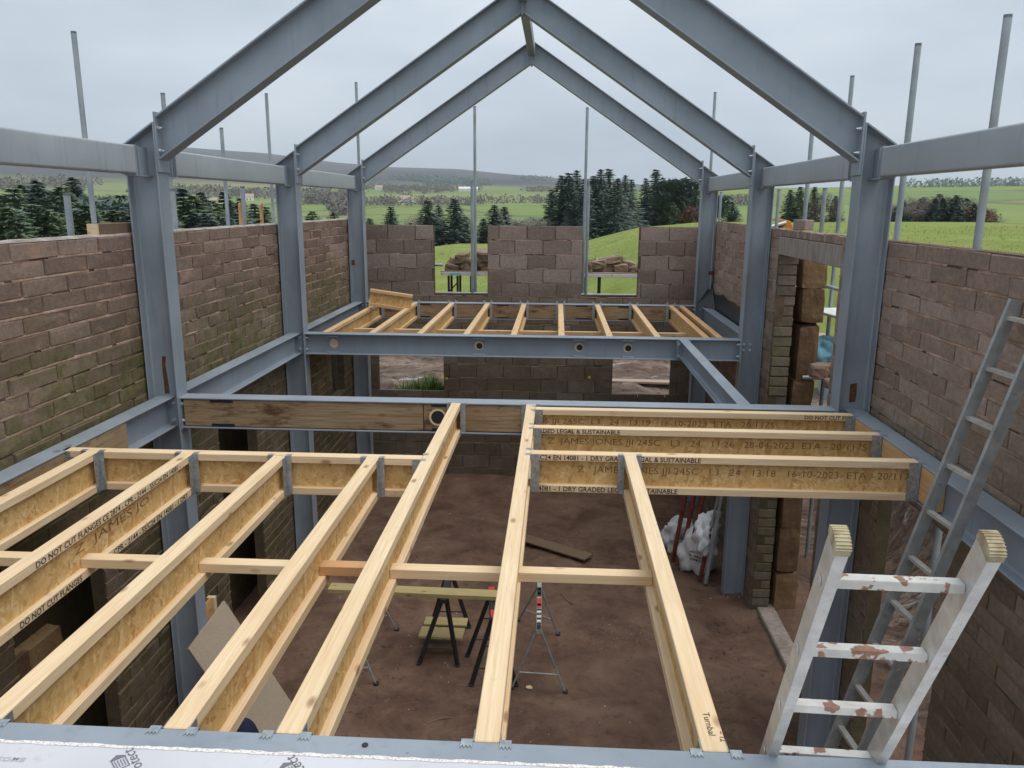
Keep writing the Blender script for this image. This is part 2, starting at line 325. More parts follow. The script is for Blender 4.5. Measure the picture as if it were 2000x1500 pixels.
# ------------------------------------------------------------------ land
def interp(xs, ys, x):
    if x <= xs[0]: return ys[0]
    for i in range(1, len(xs)):
        if x <= xs[i]:
            t = (x-xs[i-1])/(xs[i]-xs[i-1]); t = t*t*(3-2*t)*.5+t*.5
            return ys[i-1]+(ys[i]-ys[i-1])*t
    return ys[-1]
def sst(a, b, x):
    t = max(0, min(1, (x-a)/(b-a))); return t*t*(3-2*t)
RK = [0, 25, 45, 70, 100, 150, 250, 400, 600, 800, 1200, 1600, 2500, 3500, 4200, 5200]
AZ = [-75, -36, -25, -20, -15, -12, -7, 0, 2.2, 5.8, 9.6, 20, 30, 75]
PR = {-75: [-5, -5, -6, -8.5, -12, -17, -22, -22, -14, -5, 14, 36, 98, 194, 254, 250],
      -36: [-5, -5, -6, -8.5, -12, -17, -22, -22, -14, -5, 14, 36, 98, 194, 254, 250],
      -25: [-5, -5, -6, -8.5, -12, -17, -22, -22, -15, -6, 12, 33, 96, 196, 256, 248],
      -20: [-4.6, -4.2, -5, -7, -11, -16, -21, -21, -14, -6, 10, 28, 88, 180, 238, 228],
      -15: [-4.3, -3.8, -4, -5, -10, -15, -18, -17, -10, -3, 12, 26, 82, 150, 196, 186],
      -12: [-4.2, -3.6, -3.6, -4, -9, -14, -17, -14, -8, -1, 13, 27, 80, 142, 180, 170],
      -7: [-4, -3.4, -3.4, -3.4, -8, -13, -15, -12, -7, -1, 14, 27, 76, 138, 172, 160],
      0: [-4, -3.4, -3.4, -3.4, -7, -12, -14, -11, -6, 0, 15, 27, 60, 105, 131, 124],
      2.2: [-4, -3.1, -3.1, -3.1, -6, -11, -13, -10, -5, 2, 15, 27, 60, 104, 130, 120],
      5.8: [-4, -2.4, -2.0, -1.9, -4, -9, -11, -8, -2, 8, 18, 26, 50, 80, 100, 90],
      9.6: [-4, -1.6, -1.5, -1.4, -3.4, -7, -9, -6, 3, 13, 20, 24, 30, 40, 50, 50],
      20: [-3.5, -1.5, -1.3, -1.2, -3, -6, -8, -5, 5, 16, 23, 24, 20, 10, 0, 0],
      30: [-3, -1.4, -1.2, -1.15, -3, -6, -8, -5, 6, 18, 24, 24, 20, 10, 0, 0],
      75: [-3, -1.4, -1.2, -1.15, -3, -6, -8, -5, 6, 18, 24, 24, 20, 10, 0, 0]}
def land_far(x, y):
    r = math.hypot(x, y); az = math.degrees(math.atan2(x, y)); az = max(-75, min(75, az))
    for i in range(1, len(AZ)):
        if az <= AZ[i]: break
    t = (az-AZ[i-1])/(AZ[i]-AZ[i-1])
    z = interp(RK, PR[AZ[i-1]], r)*(1-t)+interp(RK, PR[AZ[i]], r)*t
    if r > 130:
        k = sst(130, 1500, r); z += k*(noise.noise((x*.0022, y*.0022, 0))*11+noise.noise((x*.006, y*.006, 3))*4)*(1-.6*sst(2500, 4000, r))
    return z
def land(x, y):
    z = land_far(x, y)
    dx = max(-3.7-x, x-3.0, 0); dy = max(-3-y, y-13.3, 0); d = math.hypot(dx, dy)
    if d < 14:
        if y > 13.3: loc = -3.5+.25*sst(14, 20, y)
        elif x > 0: loc = -4.66+2.95*sst(3.9, 6.2, x)
        else: loc = -4.62
        if y > 11.5 and x > 3: loc = max(loc, -4.66+1.2*sst(11.5, 14, y))
        if y <= 13.3 and x < 0 and y > 11: loc = -4.62+1.1*sst(11, 13.8, y)
        if dx == 0 and dy == 0: loc = -4.86
        z = loc+(z-loc)*sst(5, 14, d)
    rough = 0
    if 13.4 < y < 30 and -12 < x < 8:
        f = sst(13.4, 15, y)*(1-sst(24, 30, y))
        rough = f*(noise.noise((x*.45, y*1.9, 1))*.24+noise.noise((x*1.7, y*3.9, 5))*.15+noise.noise((x*4, y*6, 9))*.07)
    elif x > 3.3 and y < 14: rough = (noise.noise((x*2, y*2, 1))*.14+noise.noise((x*5, y*5, 4))*.08)*sst(3.3, 4.2, x)*(1-.7*sst(7, 12, x))
    return z+rough+noise.noise((x*.12, y*.12, 7))*.12*sst(14, 30, math.hypot(x, y-8))
def grid(name, xs, ys, fn, m, kind='structure'):
    mb = MB(); nx = len(xs)
    mb.v = [(x, y, fn(x, y)) for y in ys for x in xs]
    mb.f = [(j*nx+i, j*nx+i+1, (j+1)*nx+i+1, (j+1)*nx+i) for j in range(len(ys)-1) for i in range(nx-1)]
    return part(name, mb, m, None, smooth=True, fix=False, kind=kind)
def spaced(a, b, fine0, fine1, s, c):
    v = []; x = a
    while x < b: v.append(x); x += s if fine0 <= x < fine1 else c
    v.append(b); return v
grid('ground', spaced(-45, 70, -12, 10, .22, .9), spaced(-25, 95, 4, 31, .22, .9), land, M_GRASS)
mb = MB(); azs = [-75+.6*i for i in range(251)]; rs = [62*(84**(i/70)) for i in range(71)]
for r_ in rs:
    for a_ in azs:
        x = r_*math.sin(R(a_)); y = r_*math.cos(R(a_)); mb.v.append((x, y, land_far(x, y)-.5*(1-sst(90, 130, r_))))
na = len(azs)
mb.f = [(j*na+i, j*na+i+1, (j+1)*na+i+1, (j+1)*na+i) for j in range(len(rs)-1) for i in range(na-1)]
part('hills', mb, M_HILL, None, smooth=True, fix=False, kind='structure')
# mud floor inside the building
def mudz(x, y):
    z = GZ+.035*noise.noise((x*.9, y*.9, 0))+.018*noise.noise((x*3.1, y*3.1, 2))+.008*noise.noise((x*9, y*9, 4))
    z += .13*sst(2.15, 2.7, x)*sst(8.4, 9.0, y)*(1-sst(10.4, 11, y)) + .10*sst(12.2, 12.8, y)
    return z
fx = [-3.8+.075*i for i in range(int((3.4+3.8)/.075)+1)]; fy = [.4+.075*i for i in range(int((13.1-.4)/.075)+1)]
grid('mud_floor', fx, fy, mudz, M_MUD)
# ------------------------------------------------------------------ block walls
def block_mesh(i, L, H, proud, jit=.004):
    """face towards +X, length along Y, height along Z, centred; chamfered front, open back in the mortar"""
    q = random.Random(i); j = lambda a=jit: q.uniform(-a, a)
    c = .007; vs = []
    for k, (sy, sz) in enumerate(((-1,-1),(1,-1),(1,1),(-1,1))):
        vs.append((-.02, sy*L/2, sz*H/2))
    for sy, sz in ((-1,-1),(1,-1),(1,1),(-1,1)): vs.append((proud*.35+j(.002), sy*L/2+j(.003), sz*H/2+j(.003)))
    for sy, sz in ((-1,-1),(1,-1),(1,1),(-1,1)): vs.append((proud+j(.004), sy*(L/2-c)+j(), sz*(H/2-c)+j()))
    fs = []
    for a in (0, 4): fs += [(a+k, a+(k+1) % 4, a+4+(k+1) % 4, a+4+k) for k in range(4)]
    # front face with a slightly uneven centre
    vs.append((proud+j(.003)+.001, j(.05), j(.01)))
    fs += [(8+k, 8+(k+1) % 4, 12) for k in range(4)]
    m = bpy.data.meshes.new('block'); m.from_pydata(vs, [], fs); return m
def cut_intervals(s0, s1, holes):
    seg = [(s0, s1)]
    for a, b in holes:
        nx = []
        for p, q in seg:
            if b <= p or a >= q: nx.append((p, q)); continue
            if a > p: nx.append((p, a))
            if b < q: nx.append((b, q))
        seg = nx
    return [(p, q) for p, q in seg if q-p > .05]
def wall(name, label, frame, s0, s1, z0, z1, ch, bl, holes, thick, bm_, nvar=10, keep=300, seed=1):
    """frame: matrix taking local (x out of the face, y along the wall, z up) to the world"""
    q = random.Random(seed)
    t = thing(name, label, 'wall', mat=frame)
    # mortar bed, in strips so that openings stay open
    ss = sorted({s0, s1, *[a for h in holes for a in h[:2] if s0 < a < s1]}); mb = MB()
    for a, b in zip(ss, ss[1:]):
        mid = (a+b)/2; zz = cut_intervals(z0, z1, [(h[2], h[3]) for h in holes if h[0] < mid < h[1]])
        for p, r_ in zz: mb.box(-thick, 0, a, b, p, r_)
    part('mortar_bed', mb, M_MORT, t)
    g = .011; meshes = [block_mesh(seed*50+i, bl-g, ch-g, .007) for i in range(nvar)]
    for m in meshes: m.materials.append(bm_)
    lst = []; k = 0; z = z1
    while z-ch > z0-.02:
        zc = z-ch/2; off = (bl/2 if k % 2 else 0)+q.uniform(-.05, .05)
        hs = [(h[0], h[1]) for h in holes if h[2] < zc < h[3]]
        for p, r_ in cut_intervals(s0, s1, hs):
            s = math.floor((p-off)/bl)*bl+off
            while s < r_:
                a = max(s, p); b = min(s+bl, r_)
                if b-a > .04: lst.append(((a+b)/2, zc, b-a))
                s += bl
        z -= ch; k += 1
    # uneven bed joints smeared between the courses
    jm = MB(); zj = z1-ch
    while zj > z0:
        hs = [(h[0], h[1]) for h in holes if h[2] < zj < h[3]]
        for p, r_ in cut_intervals(s0, s1, hs):
            nseg = max(2, int((r_-p)/.06)); row = []
            for i in range(nseg+1):
                s = p+(r_-p)*i/nseg; a = noise.noise((s*3.1, zj*7, seed*9)); b = noise.noise((s*9, zj*11, seed*5)); zz = zj+.006*noise.noise((s*2.2, zj*5, 3))
                t_ = .0095+.006*a+.004*b; x = .0075+.006*b+.004*a
                row.append([(0, s, zz-t_-.004), (max(.001, x), s, zz-t_*.4), (max(.001, x-.001), s, zz+t_*.4), (0, s, zz+t_+.003)])
            for i in range(nseg):
                if noise.noise((i*.35, zj*13, seed*3)) < -.3: continue
                A, B = row[i], row[i+1]
                for k_ in range(3): jm.add([A[k_], B[k_], B[k_+1], A[k_+1]], [(0, 1, 2, 3)])
        zj -= ch
    part('bed_joints', jm, M_JOINT, t, fix=True, kind='stuff')
    sc_ = []
    for it in lst:
        P = frame @ Vector((0, it[0], it[1])); px = pix(P); area = 0
        if px and -60 < px[0] < 2060 and -40 < px[1] < 1540:
            nrm = frame.to_3x3() @ Vector((1, 0, 0)); area = abs(nrm.dot(P.normalized()))/px[2]**2*it[2]
        sc_.append((area, it))
    sc_.sort(key=lambda a: -a[0]); rest = MB()
    for i, (area, (y, zc, ln)) in enumerate(sc_):
        m = meshes[q.randrange(nvar)]; sy = (ln-g)/(bl-g); dx = q.uniform(-.003, .004); dz = q.uniform(-.004, .004)
        if i < keep and area > 0:
            o = bpy.data.objects.new('block', m); col.objects.link(o); o.parent = t
            o.location = (dx, y, zc+dz); o.scale = (1, sy, 1); o.rotation_euler = (q.uniform(-.008, .008), 0, q.uniform(-.006, .006))
        else:
            rest.add([(v.co.x+dx, v.co.y*sy+y, v.co.z+zc+dz) for v in m.vertices], [tuple(p.vertices) for p in m.polygons])
    if rest.v: part('remaining_blocks', rest, bm_, t, fix=False, kind='stuff')
    return t
ZT = -.238
FL = Matrix.Translation((WL, 0, 0))
FR = Matrix(((-1, 0, 0, WR), (0, -1, 0, 0), (0, 0, 1, 0), (0, 0, 0, 1)))
FG = Matrix(((0, 1, 0, 0), (-1, 0, 0, YG), (0, 0, 1, 0), (0, 0, 0, 1)))
wall('block_wall', 'long left side wall of flat laid brown blocks, greened by moss lower down', FL, 1.2, YG, GZ-.15, ZT, .11, .45,
     [(4.05, 5.0, GZ-.1, -2.35), (7.02, 7.95, GZ-.1, -1.95), (10.85, 11.5, -2.75, -1.95)], .1, M_BLKL, seed=1)
wall('block_wall', 'right side wall of flat laid pinkish brown blocks behind the ladders, with the tall doorway', FR, -YG, -1.2, GZ-.15, ZT, .11, .45,
     [(-8.6, -6.72, GZ-.1, -.06), (-5.5, -4.45, GZ-.1, -1.9)], .1, M_BLKR, seed=2)
t = thing('mortar_capping', 'pale crumbly mortar spread along the top of the left wall', 'mortar', (WL-.05, 1.2, ZT))
mb = MB(); q = random.Random(4)
for i in range(117):
    y = i*.1; h = .008+q.uniform(0, .006); mb.v += [(-.055+q.uniform(-.005, .004), y, -.002), (-.045, y, h), (.04+q.uniform(-.012, .008), y, h), (.056+q.uniform(-.006, .002), y, -.002)]
mb.f = [(4*i+k, 4*i+4+k, 4*i+5+k, 4*i+1+k) for i in range(116) for k in range(3)]
part('bed', mb, M_MTOP, t)
gt = -.338
wall('gable_wall', 'far gable wall of large grey brown blocks with two gaps at the top and two windows below', FG, WL+.004, WR-.004, GZ-.15, gt, .2265, .45,
     [(-1.98, -1.11, -1.43, .2), (.41, 1.307, -1.43, .2), (-2.95, -1.845, -3.12, -2.07), (.957, 1.91, -3.12, -2.07)], .1, M_BLKG, seed=3)
# upper doorway: lintel, cut course over it, far jamb of block ends, stone jamb outside
t = thing('concrete_lintel', 'streaky cast concrete lintel over the doorway in the right wall', 'lintel', (WR, 6.5, -.5))
part('bar', MB().box(-.004, .2, 0, 2.22, 0, .185), M_CONC, t, bevel=.006)
t2 = thing('cut_block_course', 'thin course of upright cut blocks on top of the concrete lintel', 'block course', (WR, 6.5, -.312))
y = 0; k = 0
while y < 2.36:
    ln = rnd.uniform(.075, .13); h = rnd.uniform(.066, .082)
    part('cut_block', MB().box(-.004+rnd.uniform(0, .006), .105, y+.006, y+ln-.006, .002, h), M_BLKR, t2, bevel=.004); y += ln; k += 1
part('mortar_bed', MB().box(.006, .1, 0, y, .0, .06), M_MORT, t2)
t = thing('block_jamb', 'stack of block ends forming the far side of the doorway, mossy lower down', 'door jamb', (WR, 8.6, GZ))
part('mortar_bed', MB().box(.012, .2, .01, .26, -.1, 4.13), M_MORT, t)
z = -.05; k = 0
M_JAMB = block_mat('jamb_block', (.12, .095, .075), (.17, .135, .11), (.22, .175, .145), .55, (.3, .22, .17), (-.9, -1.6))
while z < 4.03:
    part('block', MB().box(.105+rnd.uniform(-.006, .004) if False else .006+rnd.uniform(0, .006), .205+rnd.uniform(-.008, .006), rnd.uniform(-.012, .004), .24, z+.006, z+.102), M_JAMB, t, bevel=.006); z += .11
def boxy_mesh(seed, sx, sy, sz, rnd_=.10, amp=.05, cuts=4):
    bm = bmesh.new(); bmesh.ops.create_cube(bm, size=2); bmesh.ops.subdivide_edges(bm, edges=list(bm.edges), cuts=cuts, use_grid_fill=True)
    o = Vector((seed*3.1, seed*1.7, seed*.9)); q_ = random.Random(seed); sk = [q_.uniform(-.08, .08) for _ in range(6)]
    for v in bm.verts:
        c = v.co.copy(); d = c.normalized()*1.25; k = (sorted(abs(x) for x in c)[1]) ** 6
        c = c.lerp(d, rnd_*k)
        c *= 1+amp*noise.noise(c*1.3+o)+amp*.6*noise.noise(c*3.4+o)
        c.x += sk[0]*c.z+sk[1]*c.y; c.z += sk[2]*c.x+sk[3]*c.y
        v.co = Vector((c.x*sx/2, c.y*sy/2, c.z*sz/2))
    m = bpy.data.meshes.new('stone'); bm.to_mesh(m); bm.free(); return m
def rock_mesh(seed, sx, sy, sz, sub=2, amp=.12, box=.6):
    bm = bmesh.new(); bmesh.ops.create_icosphere(bm, subdivisions=sub, radius=1)
    o = Vector((seed*3.1, seed*1.7, seed*.9))
    for v in bm.verts:
        d = v.co.normalized(); m_ = max(abs(d.x), abs(d.y), abs(d.z)); c = d/m_          # towards a cube
        c = d.lerp(c, box); c *= 1+amp*noise.noise(d*1.4+o)+amp*.5*noise.noise(d*3.6+o)
        v.co = Vector((c.x*sx/2, c.y*sy/2, c.z*sz/2))
    m = bpy.data.meshes.new('stone'); bm.to_mesh(m); bm.free(); return m
t = thing('stone_jamb', 'stack of big ochre and red sandstone blocks outside the doorway', 'stone jamb', (2.73, 8.8, GZ))
zs = [(-.5, -.86, .25), (-.86, -1.24, .23), (-1.24, -1.86, .20), (-1.86, -2.16, .22), (-2.16, -2.6, .2), (-2.6, -3.05, .22), (-3.05, -3.6, .21), (-3.6, -4.15, .23), (-4.15, -4.7, .24)]
for i, (a, b, wd) in enumerate(zs):
    o = part('stone', boxy_mesh(i+3, wd+.01, .42, (a-b)*.99, .25, .035, 5), M_STONE, t, loc=(rnd.uniform(-.012, .012), 0, (a+b)/2-GZ))
# old outer leaf that closes the openings of the left wall
t = thing('stone_wall', 'dark rubble outer wall seen through the openings below the left wall', 'wall', (-3.62, 1.2, GZ))
mb = MB(); mb.box(-.3, -.03, 0, 11.9, -.2, 2.75); part('core', mb, M_MORT, t)
for k in range(11):
    y = 2.9+(k % 3)*.36 if k < 6 else 5.85+(k-6) % 3*.4
    z = 1.05+.4*(k//3 if k < 6 else (k-6)//3)
    part('stone', boxy_mesh(40+k, .2, .42, .38), M_STONE, t, loc=(-.03, y, z))
# low concrete strip across the doorway and a bank of soil behind the column
part_o = part('concrete_strip', MB().box(2.42, 2.62, 7.0, 8.9, GZ-.1, GZ+.05), M_CONC, None, bevel=.012); tag(part_o, 'low muddy concrete strip on the floor under the doorway', 'kerb')
# ------------------------------------------------------------------ steel frame
bolt_m = MB().tube((0, 0, 0), (0, 0, .006), .017, n=10).tube((0, 0, .006), (0, 0, .022), .0125, n=6).tube((0, 0, .022), (0, 0, .034), .007, n=8).mesh('bolt'); bolt_m.materials.append(M_BOLT)
def bolt(t, p, d, s=1.0):
    o = bpy.data.objects.new('bolt', bolt_m); col.objects.link(o); o.parent = t; o.location = p
    o.rotation_euler = Vector(d).to_track_quat('Z', 'Y').to_euler(); o.scale = (s, s, s); return o
CF, CW = .083, .0105        # column half flange width, flange thickness
DEPC = .235
SL = .67
def column(side, Y, label):
    s = 1 if side == 'L' else -1; xi = XL if side == 'L' else XR; xo = xi-s*DEPC
    gz = GZ-.03
    t = thing('steel_column', label, 'column', (xi, Y, gz), group='grey steel columns')
    L = lambda x: (x-xi); Zl = lambda z: z-gz
    a, b = sorted((0, -s*CW)); part('flange', MB().box(a, b, -CF, CF, .02, Zl(.56)), M_STEEL, t, bevel=.0025)
    a, b = sorted((-s*DEPC, -s*(DEPC-CW))); part('flange', MB().box(a, b, -CF, CF, .02, Zl(.395)), M_STEEL, t, bevel=.0025)
    # web with root fillets, top cut to the roof slope
    x0, x1 = -s*(DEPC-CW), -s*CW; tw = .0045; f = .013
    mb = MB(); prof = [(0, tw+f), (.3*f, tw+.35*f), (f, tw), (1-f, tw), (1-.3*f, tw+.35*f), (1, tw+f)]
    W = DEPC-2*CW
    pts = [(d if d < .5 else W-(1-d), h) for d, h in prof]
    poly = [(x0+s*d, h) for d, h in pts]+[(x0+s*d, -h) for d, h in reversed(pts)]
    n_ = len(poly); vs = [(px, py, .02) for px, py in poly]+[(px, py, Zl(.395+(abs(px-x0))*SL)) for px, py in poly]
    mb.add(vs, [tuple(range(n_)), tuple(range(n_, 2*n_))]+[(i, (i+1) % n_, n_+(i+1) % n_, n_+i) for i in range(n_)])
    part('web', mb, M_STEEL, t, smooth=False)
    cap = MB(); c0, c1 = -s*(DEPC+.006), -s*CW
    cap.prism([(c0, Zl(.392)), (c1, Zl(.392)+SL*abs(c1-c0)), (c1, Zl(.405)+SL*abs(c1-c0)), (c0, Zl(.405))], 'y', -CF, CF)
    part('cap_plate', cap, M_STEEL, t)
    part('base_plate', MB().box(*(sorted((s*.045, -s*(DEPC+.045)))), -.15, .15, 0, .02), M_STEEL, t, bevel=.002)
    for bx in (-.05, -.18):
        for by in (-.10, .10): bolt(t, (s*bx, by, .02), (0, 0, 1))
    # bolts of the cross beam end plate seen on the web, and stiffeners
    return t
lab = {('L', 1): 'nearest steel column on the left, with a rust streak on its web', ('L', 2): 'middle steel column on the left side', ('L', 3): 'farthest steel column on the left, at the gable',
       ('R', 1): 'nearest steel column on the right, with a scraped rusty rectangle', ('R', 2): 'middle steel column on the right, beside the doorway jamb and white sacks', ('R', 3): 'farthest steel column on the right, at the gable'}
COLS = {}
for s_ in 'LR':
    for k, Y in ((1, Y1), (2, Y2), (3, Y3)): COLS[s_, k] = column(s_, Y, lab[s_, k])
gz_ = GZ-.03
def patch(t, pts, Yf, m, name='rust_patch'):
    mb = MB(); n_ = len(pts); mb.v = [(x, Yf, z) for x, z in pts]; mb.f = [tuple(range(n_))]
    part(name, mb, m, t, fix=False)
pt = [U(a, b, y=Y1-.006) for a, b in ((316, 696), (324, 696), (323, 712), (327, 735), (332, 768), (322, 769), (320, 745), (317, 722))]
patch(COLS['L', 1], [(p.x-XL, p.z-gz_) for p in pt], -.0062, M_RUST)
pt = [U(a, b, y=Y1-.006) for a, b in ((1661, 750), (1674, 748), (1673, 768), (1670, 785), (1658, 786), (1659, 770))]
patch(COLS['R', 1], [(p.x-XR, p.z-gz_) for p in pt], -.0062, M_RUST)
for bx in (.045, .115):
    for bz in (-1.535, -1.60): bolt(COLS['R', 2], (bx, -.006, bz-gz_), (0, -1, 0))
RF = .073
def rafter(side, Y, label):
    s = 1 if side == 'L' else -1; xi = XL if side == 'L' else XR; g = .016
    t = thing('steel_rafter', label, 'rafter', (xi, Y, .285), group='sloping steel rafters')
    d0, d1 = g, abs(XC-xi)-.011; th = .0155
    top = lambda d: .31+SL*d; bot = lambda d: SL*d
    X = lambda d: s*d
    P = lambda lst: [(X(d), z) for d, z in lst]
    part('web', MB().prism(P([(d0, bot(d0)+th), (d1, bot(d1)+th), (d1, top(d1)-th), (d0, top(d0)-th)]), 'y', -.0045, .0045), M_STEEL, t)
    part('flange', MB().prism(P([(d0, top(d0)-th), (d1, top(d1)-th), (d1, top(d1)), (d0, top(d0))]), 'y', -RF, RF), M_STEEL, t, bevel=.002)
    part('flange', MB().prism(P([(d0, bot(d0)), (d1, bot(d1)), (d1, bot(d1)+th), (d0, bot(d0)+th)]), 'y', -RF, RF), M_STEEL, t, bevel=.002)
    part('end_plate', MB().box(*sorted((s*.001, s*g)), -.08, .08, -.075, .345), M_STEEL, t, bevel=.0015)
    part('apex_plate', MB().box(*sorted((X(d1), X(d1+.0105))), -.078, .078, bot(d1)-.025, top(d1)+.01), M_STEEL, t, bevel=.0015)
    for z in (.075, .235):
        for y in (-.05, .05): bolt(t, (s*g, y, z), (s, 0, 0), 1.05)
    return t
for k, Y, nm in ((1, Y1, 'nearest'), (2, Y2, 'middle'), (3, Y3, 'farthest')):
    for s_, sd in (('L', 'left'), ('R', 'right')):
        rafter(s_, Y, f'sloping grey steel rafter on the {sd} side of the {nm} roof frame')
def rhs(name, label, cat, p0, p1, wid, hei, rad=.016, group=None, ends=True, gaps=(.2, .2), m=None):
    """rounded hollow section from p0 to p1 along y, top at z of p0"""
    t = thing(name, label, cat, p0, group=group); L = p1[1]-p0[1]; mb = MB(); pts = []
    for cx, cz, a0 in ((wid/2-rad, -rad, 0), (-wid/2+rad, -rad, 90), (-wid/2+rad, -hei+rad, 180), (wid/2-rad, -hei+rad, 270)):
        for i in range(6):
            a = R(a0+i*18); pts.append((cx+rad*math.cos(a), cz+rad*math.sin(a)))
    y0, y1 = gaps[0], L-gaps[1]
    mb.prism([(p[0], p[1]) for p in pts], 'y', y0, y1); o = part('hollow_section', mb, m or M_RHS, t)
    for p in o.data.polygons: p.use_smooth = len(p.vertices) == 4
    try: o.data.set_sharp_from_angle(angle=R(40))
    except Exception: pass
    if ends:
        for yy, sg, gp in ((y0, -1, gaps[0]), (y1, 1, gaps[1])):
            a = yy; b = yy+sg*.012; part('end_plate', MB().box(-wid/2-.004, wid/2+.004, *sorted((a, b)), -hei-.006, .004), M_STEEL, t)
            part('bracket_fin', MB().box(-.006, .006, *sorted((b, yy+sg*(gp-.004))), -hei, -.002), M_STEEL, t)
            m_ = yy+sg*min(.055, gp*.5)
            part('bracket_plate', MB().box(-wid/2+.004, wid/2-.004, *sorted((m_, m_+sg*.01)), -hei-.004, .0), M_STEEL, t)
            part('bracket_shelf', MB().box(-wid/2+.01, wid/2-.01, *sorted((b, yy+sg*(gp-.006))), -hei-.014, -hei-.004), M_STEEL, t)
    return t
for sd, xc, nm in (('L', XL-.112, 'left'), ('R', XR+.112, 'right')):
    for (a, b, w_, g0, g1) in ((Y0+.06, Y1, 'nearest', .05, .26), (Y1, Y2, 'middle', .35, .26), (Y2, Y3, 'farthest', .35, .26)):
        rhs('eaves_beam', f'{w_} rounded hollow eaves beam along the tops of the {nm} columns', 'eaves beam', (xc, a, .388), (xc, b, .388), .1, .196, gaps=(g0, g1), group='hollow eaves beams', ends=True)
zr = .285+.31+SL*abs(XC-XL)-.06
rhs('ridge_beam', 'hollow ridge beam joining the middle and farthest roof frames at the peak', 'ridge beam', (XC, Y2+.01, zr), (XC, Y3-.01, zr), .1, .15, gaps=(.03, .03), ends=False, group='ridge beams', m=M_STEEL)
rhs('ridge_beam', 'hollow ridge beam ending at the peak of the middle roof frame, running out of the top of the view', 'ridge beam', (XC, Y1+.01, zr), (XC, Y2-.01, zr), .1, .15, gaps=(.03, .03), ends=False, group='ridge beams', m=M_STEEL)
# floor beams ----------------------------------------------------------
def ibeam(name, label, cat, p0, L, along, bw=.146, dep=BD, group=None, holes=(), tf=.012, ends=True, flats=True):
    rz = 0 if along == 'x' else R(90)
    t = thing(name, label, cat, p0, rz, group)
    part('flange', MB().box(0, L, -bw/2, bw/2, -tf, 0), M_STEEL, t, bevel=.0025)
    part('flange', MB().box(0, L, -bw/2, bw/2, -dep, -dep+tf), M_STEEL, t, bevel=.0025)
    tw = .0042; f = .012; zt, zb = -tf, -dep+tf
    if not holes:
        pr = [(tw+f, zt), (tw+.35*f, zt-.3*f), (tw, zt-f), (tw, zb+f), (tw+.35*f, zb+.3*f), (tw+f, zb)]
        part('web', MB().prism(pr+[(-y, z) for y, z in reversed(pr)], 'x', 0, L), M_STEEL, t)
    else:
        mb = MB(); x = 0; a = .085; n_ = 32; rad = .054; zc = (zt+zb)/2
        for h in list(holes)+[None]:
            e = L if h is None else h-a
            mb.box(x, e, -tw, tw, zb, zt)
            if h is None: break
            inn = []; ou = []
            for i in range(n_):
                th = 2*math.pi*i/n_; c_, s_ = math.cos(th), math.sin(th); hz = (zt-zb)/2
                k = min(a/abs(c_) if abs(c_) > 1e-6 else 9, hz/abs(s_) if abs(s_) > 1e-6 else 9)
                inn.append((h+rad*c_, zc+rad*s_)); ou.append((h+k*c_, zc+k*s_))
            vs = [(p[0], -tw, p[1]) for p in inn]+[(p[0], -tw, p[1]) for p in ou]+[(p[0], tw, p[1]) for p in inn]+[(p[0], tw, p[1]) for p in ou]
            fs = []
            for i in range(n_):
                j = (i+1) % n_
                fs += [(i, j, n_+j, n_+i), (2*n_+i, 3*n_+i, 3*n_+j, 2*n_+j), (i, 2*n_+i, 2*n_+j, j)]
            # square corners left by the radial fan
            for sx in (-1, 1):
                for sz in (-1, 1):
                    ang = math.atan2(sz*(zt-zb)/2, sx*a) % (2*math.pi); i = int(ang/(2*math.pi)*n_) % n_; j = (i+1) % n_
                    b_ = len(vs); vs += [(h+sx*a, -tw, zc+sz*(zt-zb)/2), (h+sx*a, tw, zc+sz*(zt-zb)/2)]
                    fs += [(n_+i, n_+j, b_), (3*n_+i, b_+1, 3*n_+j)]
            mb.add(vs, fs); x = h+a
            if flats:
                for zz in (-.028, -dep+.022):
                    part('welded_flat', MB().box(h-.07, h+.07, -.062, -tw, zz-.011, zz+.007), M_STEEL, t, bevel=.0015)
        part('web', mb, M_STEEL, t, fix=False)
    if ends:
        for x0, x1 in ((-.0, .012), (L-.012, L)):
            part('end_plate', MB().box(x0-.0005, x1+.0005, -.078, .078, -dep-.012, .006 if False else -.013), M_STEEL, t)
        for x, dx in ((.0125, 1), (L-.0125, -1)):
            for z in (-.055, -.19):
                for y in (-.05, .05): bolt(t, (x, y, z), (dx, 0, 0), .95)
    return t
G_ = 'steel floor beams'
W_ = XR-XL-.002
hol = [-2.58-XL, -.88-XL, .278-XL, .834-XL]
B0 = ibeam('floor_beam', 'nearest steel cross beam at the bottom edge of the view, under the printed board', 'beam', (XL+.001, Y0, ZB), W_, 'x', group=G_)
B1 = ibeam('floor_beam', 'steel cross beam filled with stained timber between the nearest pair of columns', 'beam', (XL+.001, Y1, ZB), W_, 'x', group=G_)
B2 = ibeam('floor_beam', 'bare steel cross beam with four round holes between the middle columns', 'beam', (XL+.001, Y2, ZB), W_, 'x', group=G_, holes=hol)
B3 = ibeam('floor_beam', 'farthest steel cross beam below the gable gaps, hung with joist straps', 'beam', (XL+.001, Y3, ZB), W_, 'x', group=G_)
side = {}
for sd, xc, nm in (('L', -3.025, 'left'), ('R', 2.235, 'right')):
    for (a, b, w_) in ((Y0-.05, Y1-.008, 'nearest'), (Y1+.008, Y2-.008, 'middle'), (Y2+.008, Y3-.008, 'farthest')):
        if (sd, w_) == ('R', 'middle'): continue
        side[sd, w_] = ibeam('edge_beam', f'{w_} steel edge beam running along the {nm} wall at floor level', 'beam', (xc, a, ZB), b-a, 'y', bw=.135, group='edge beams along the walls')
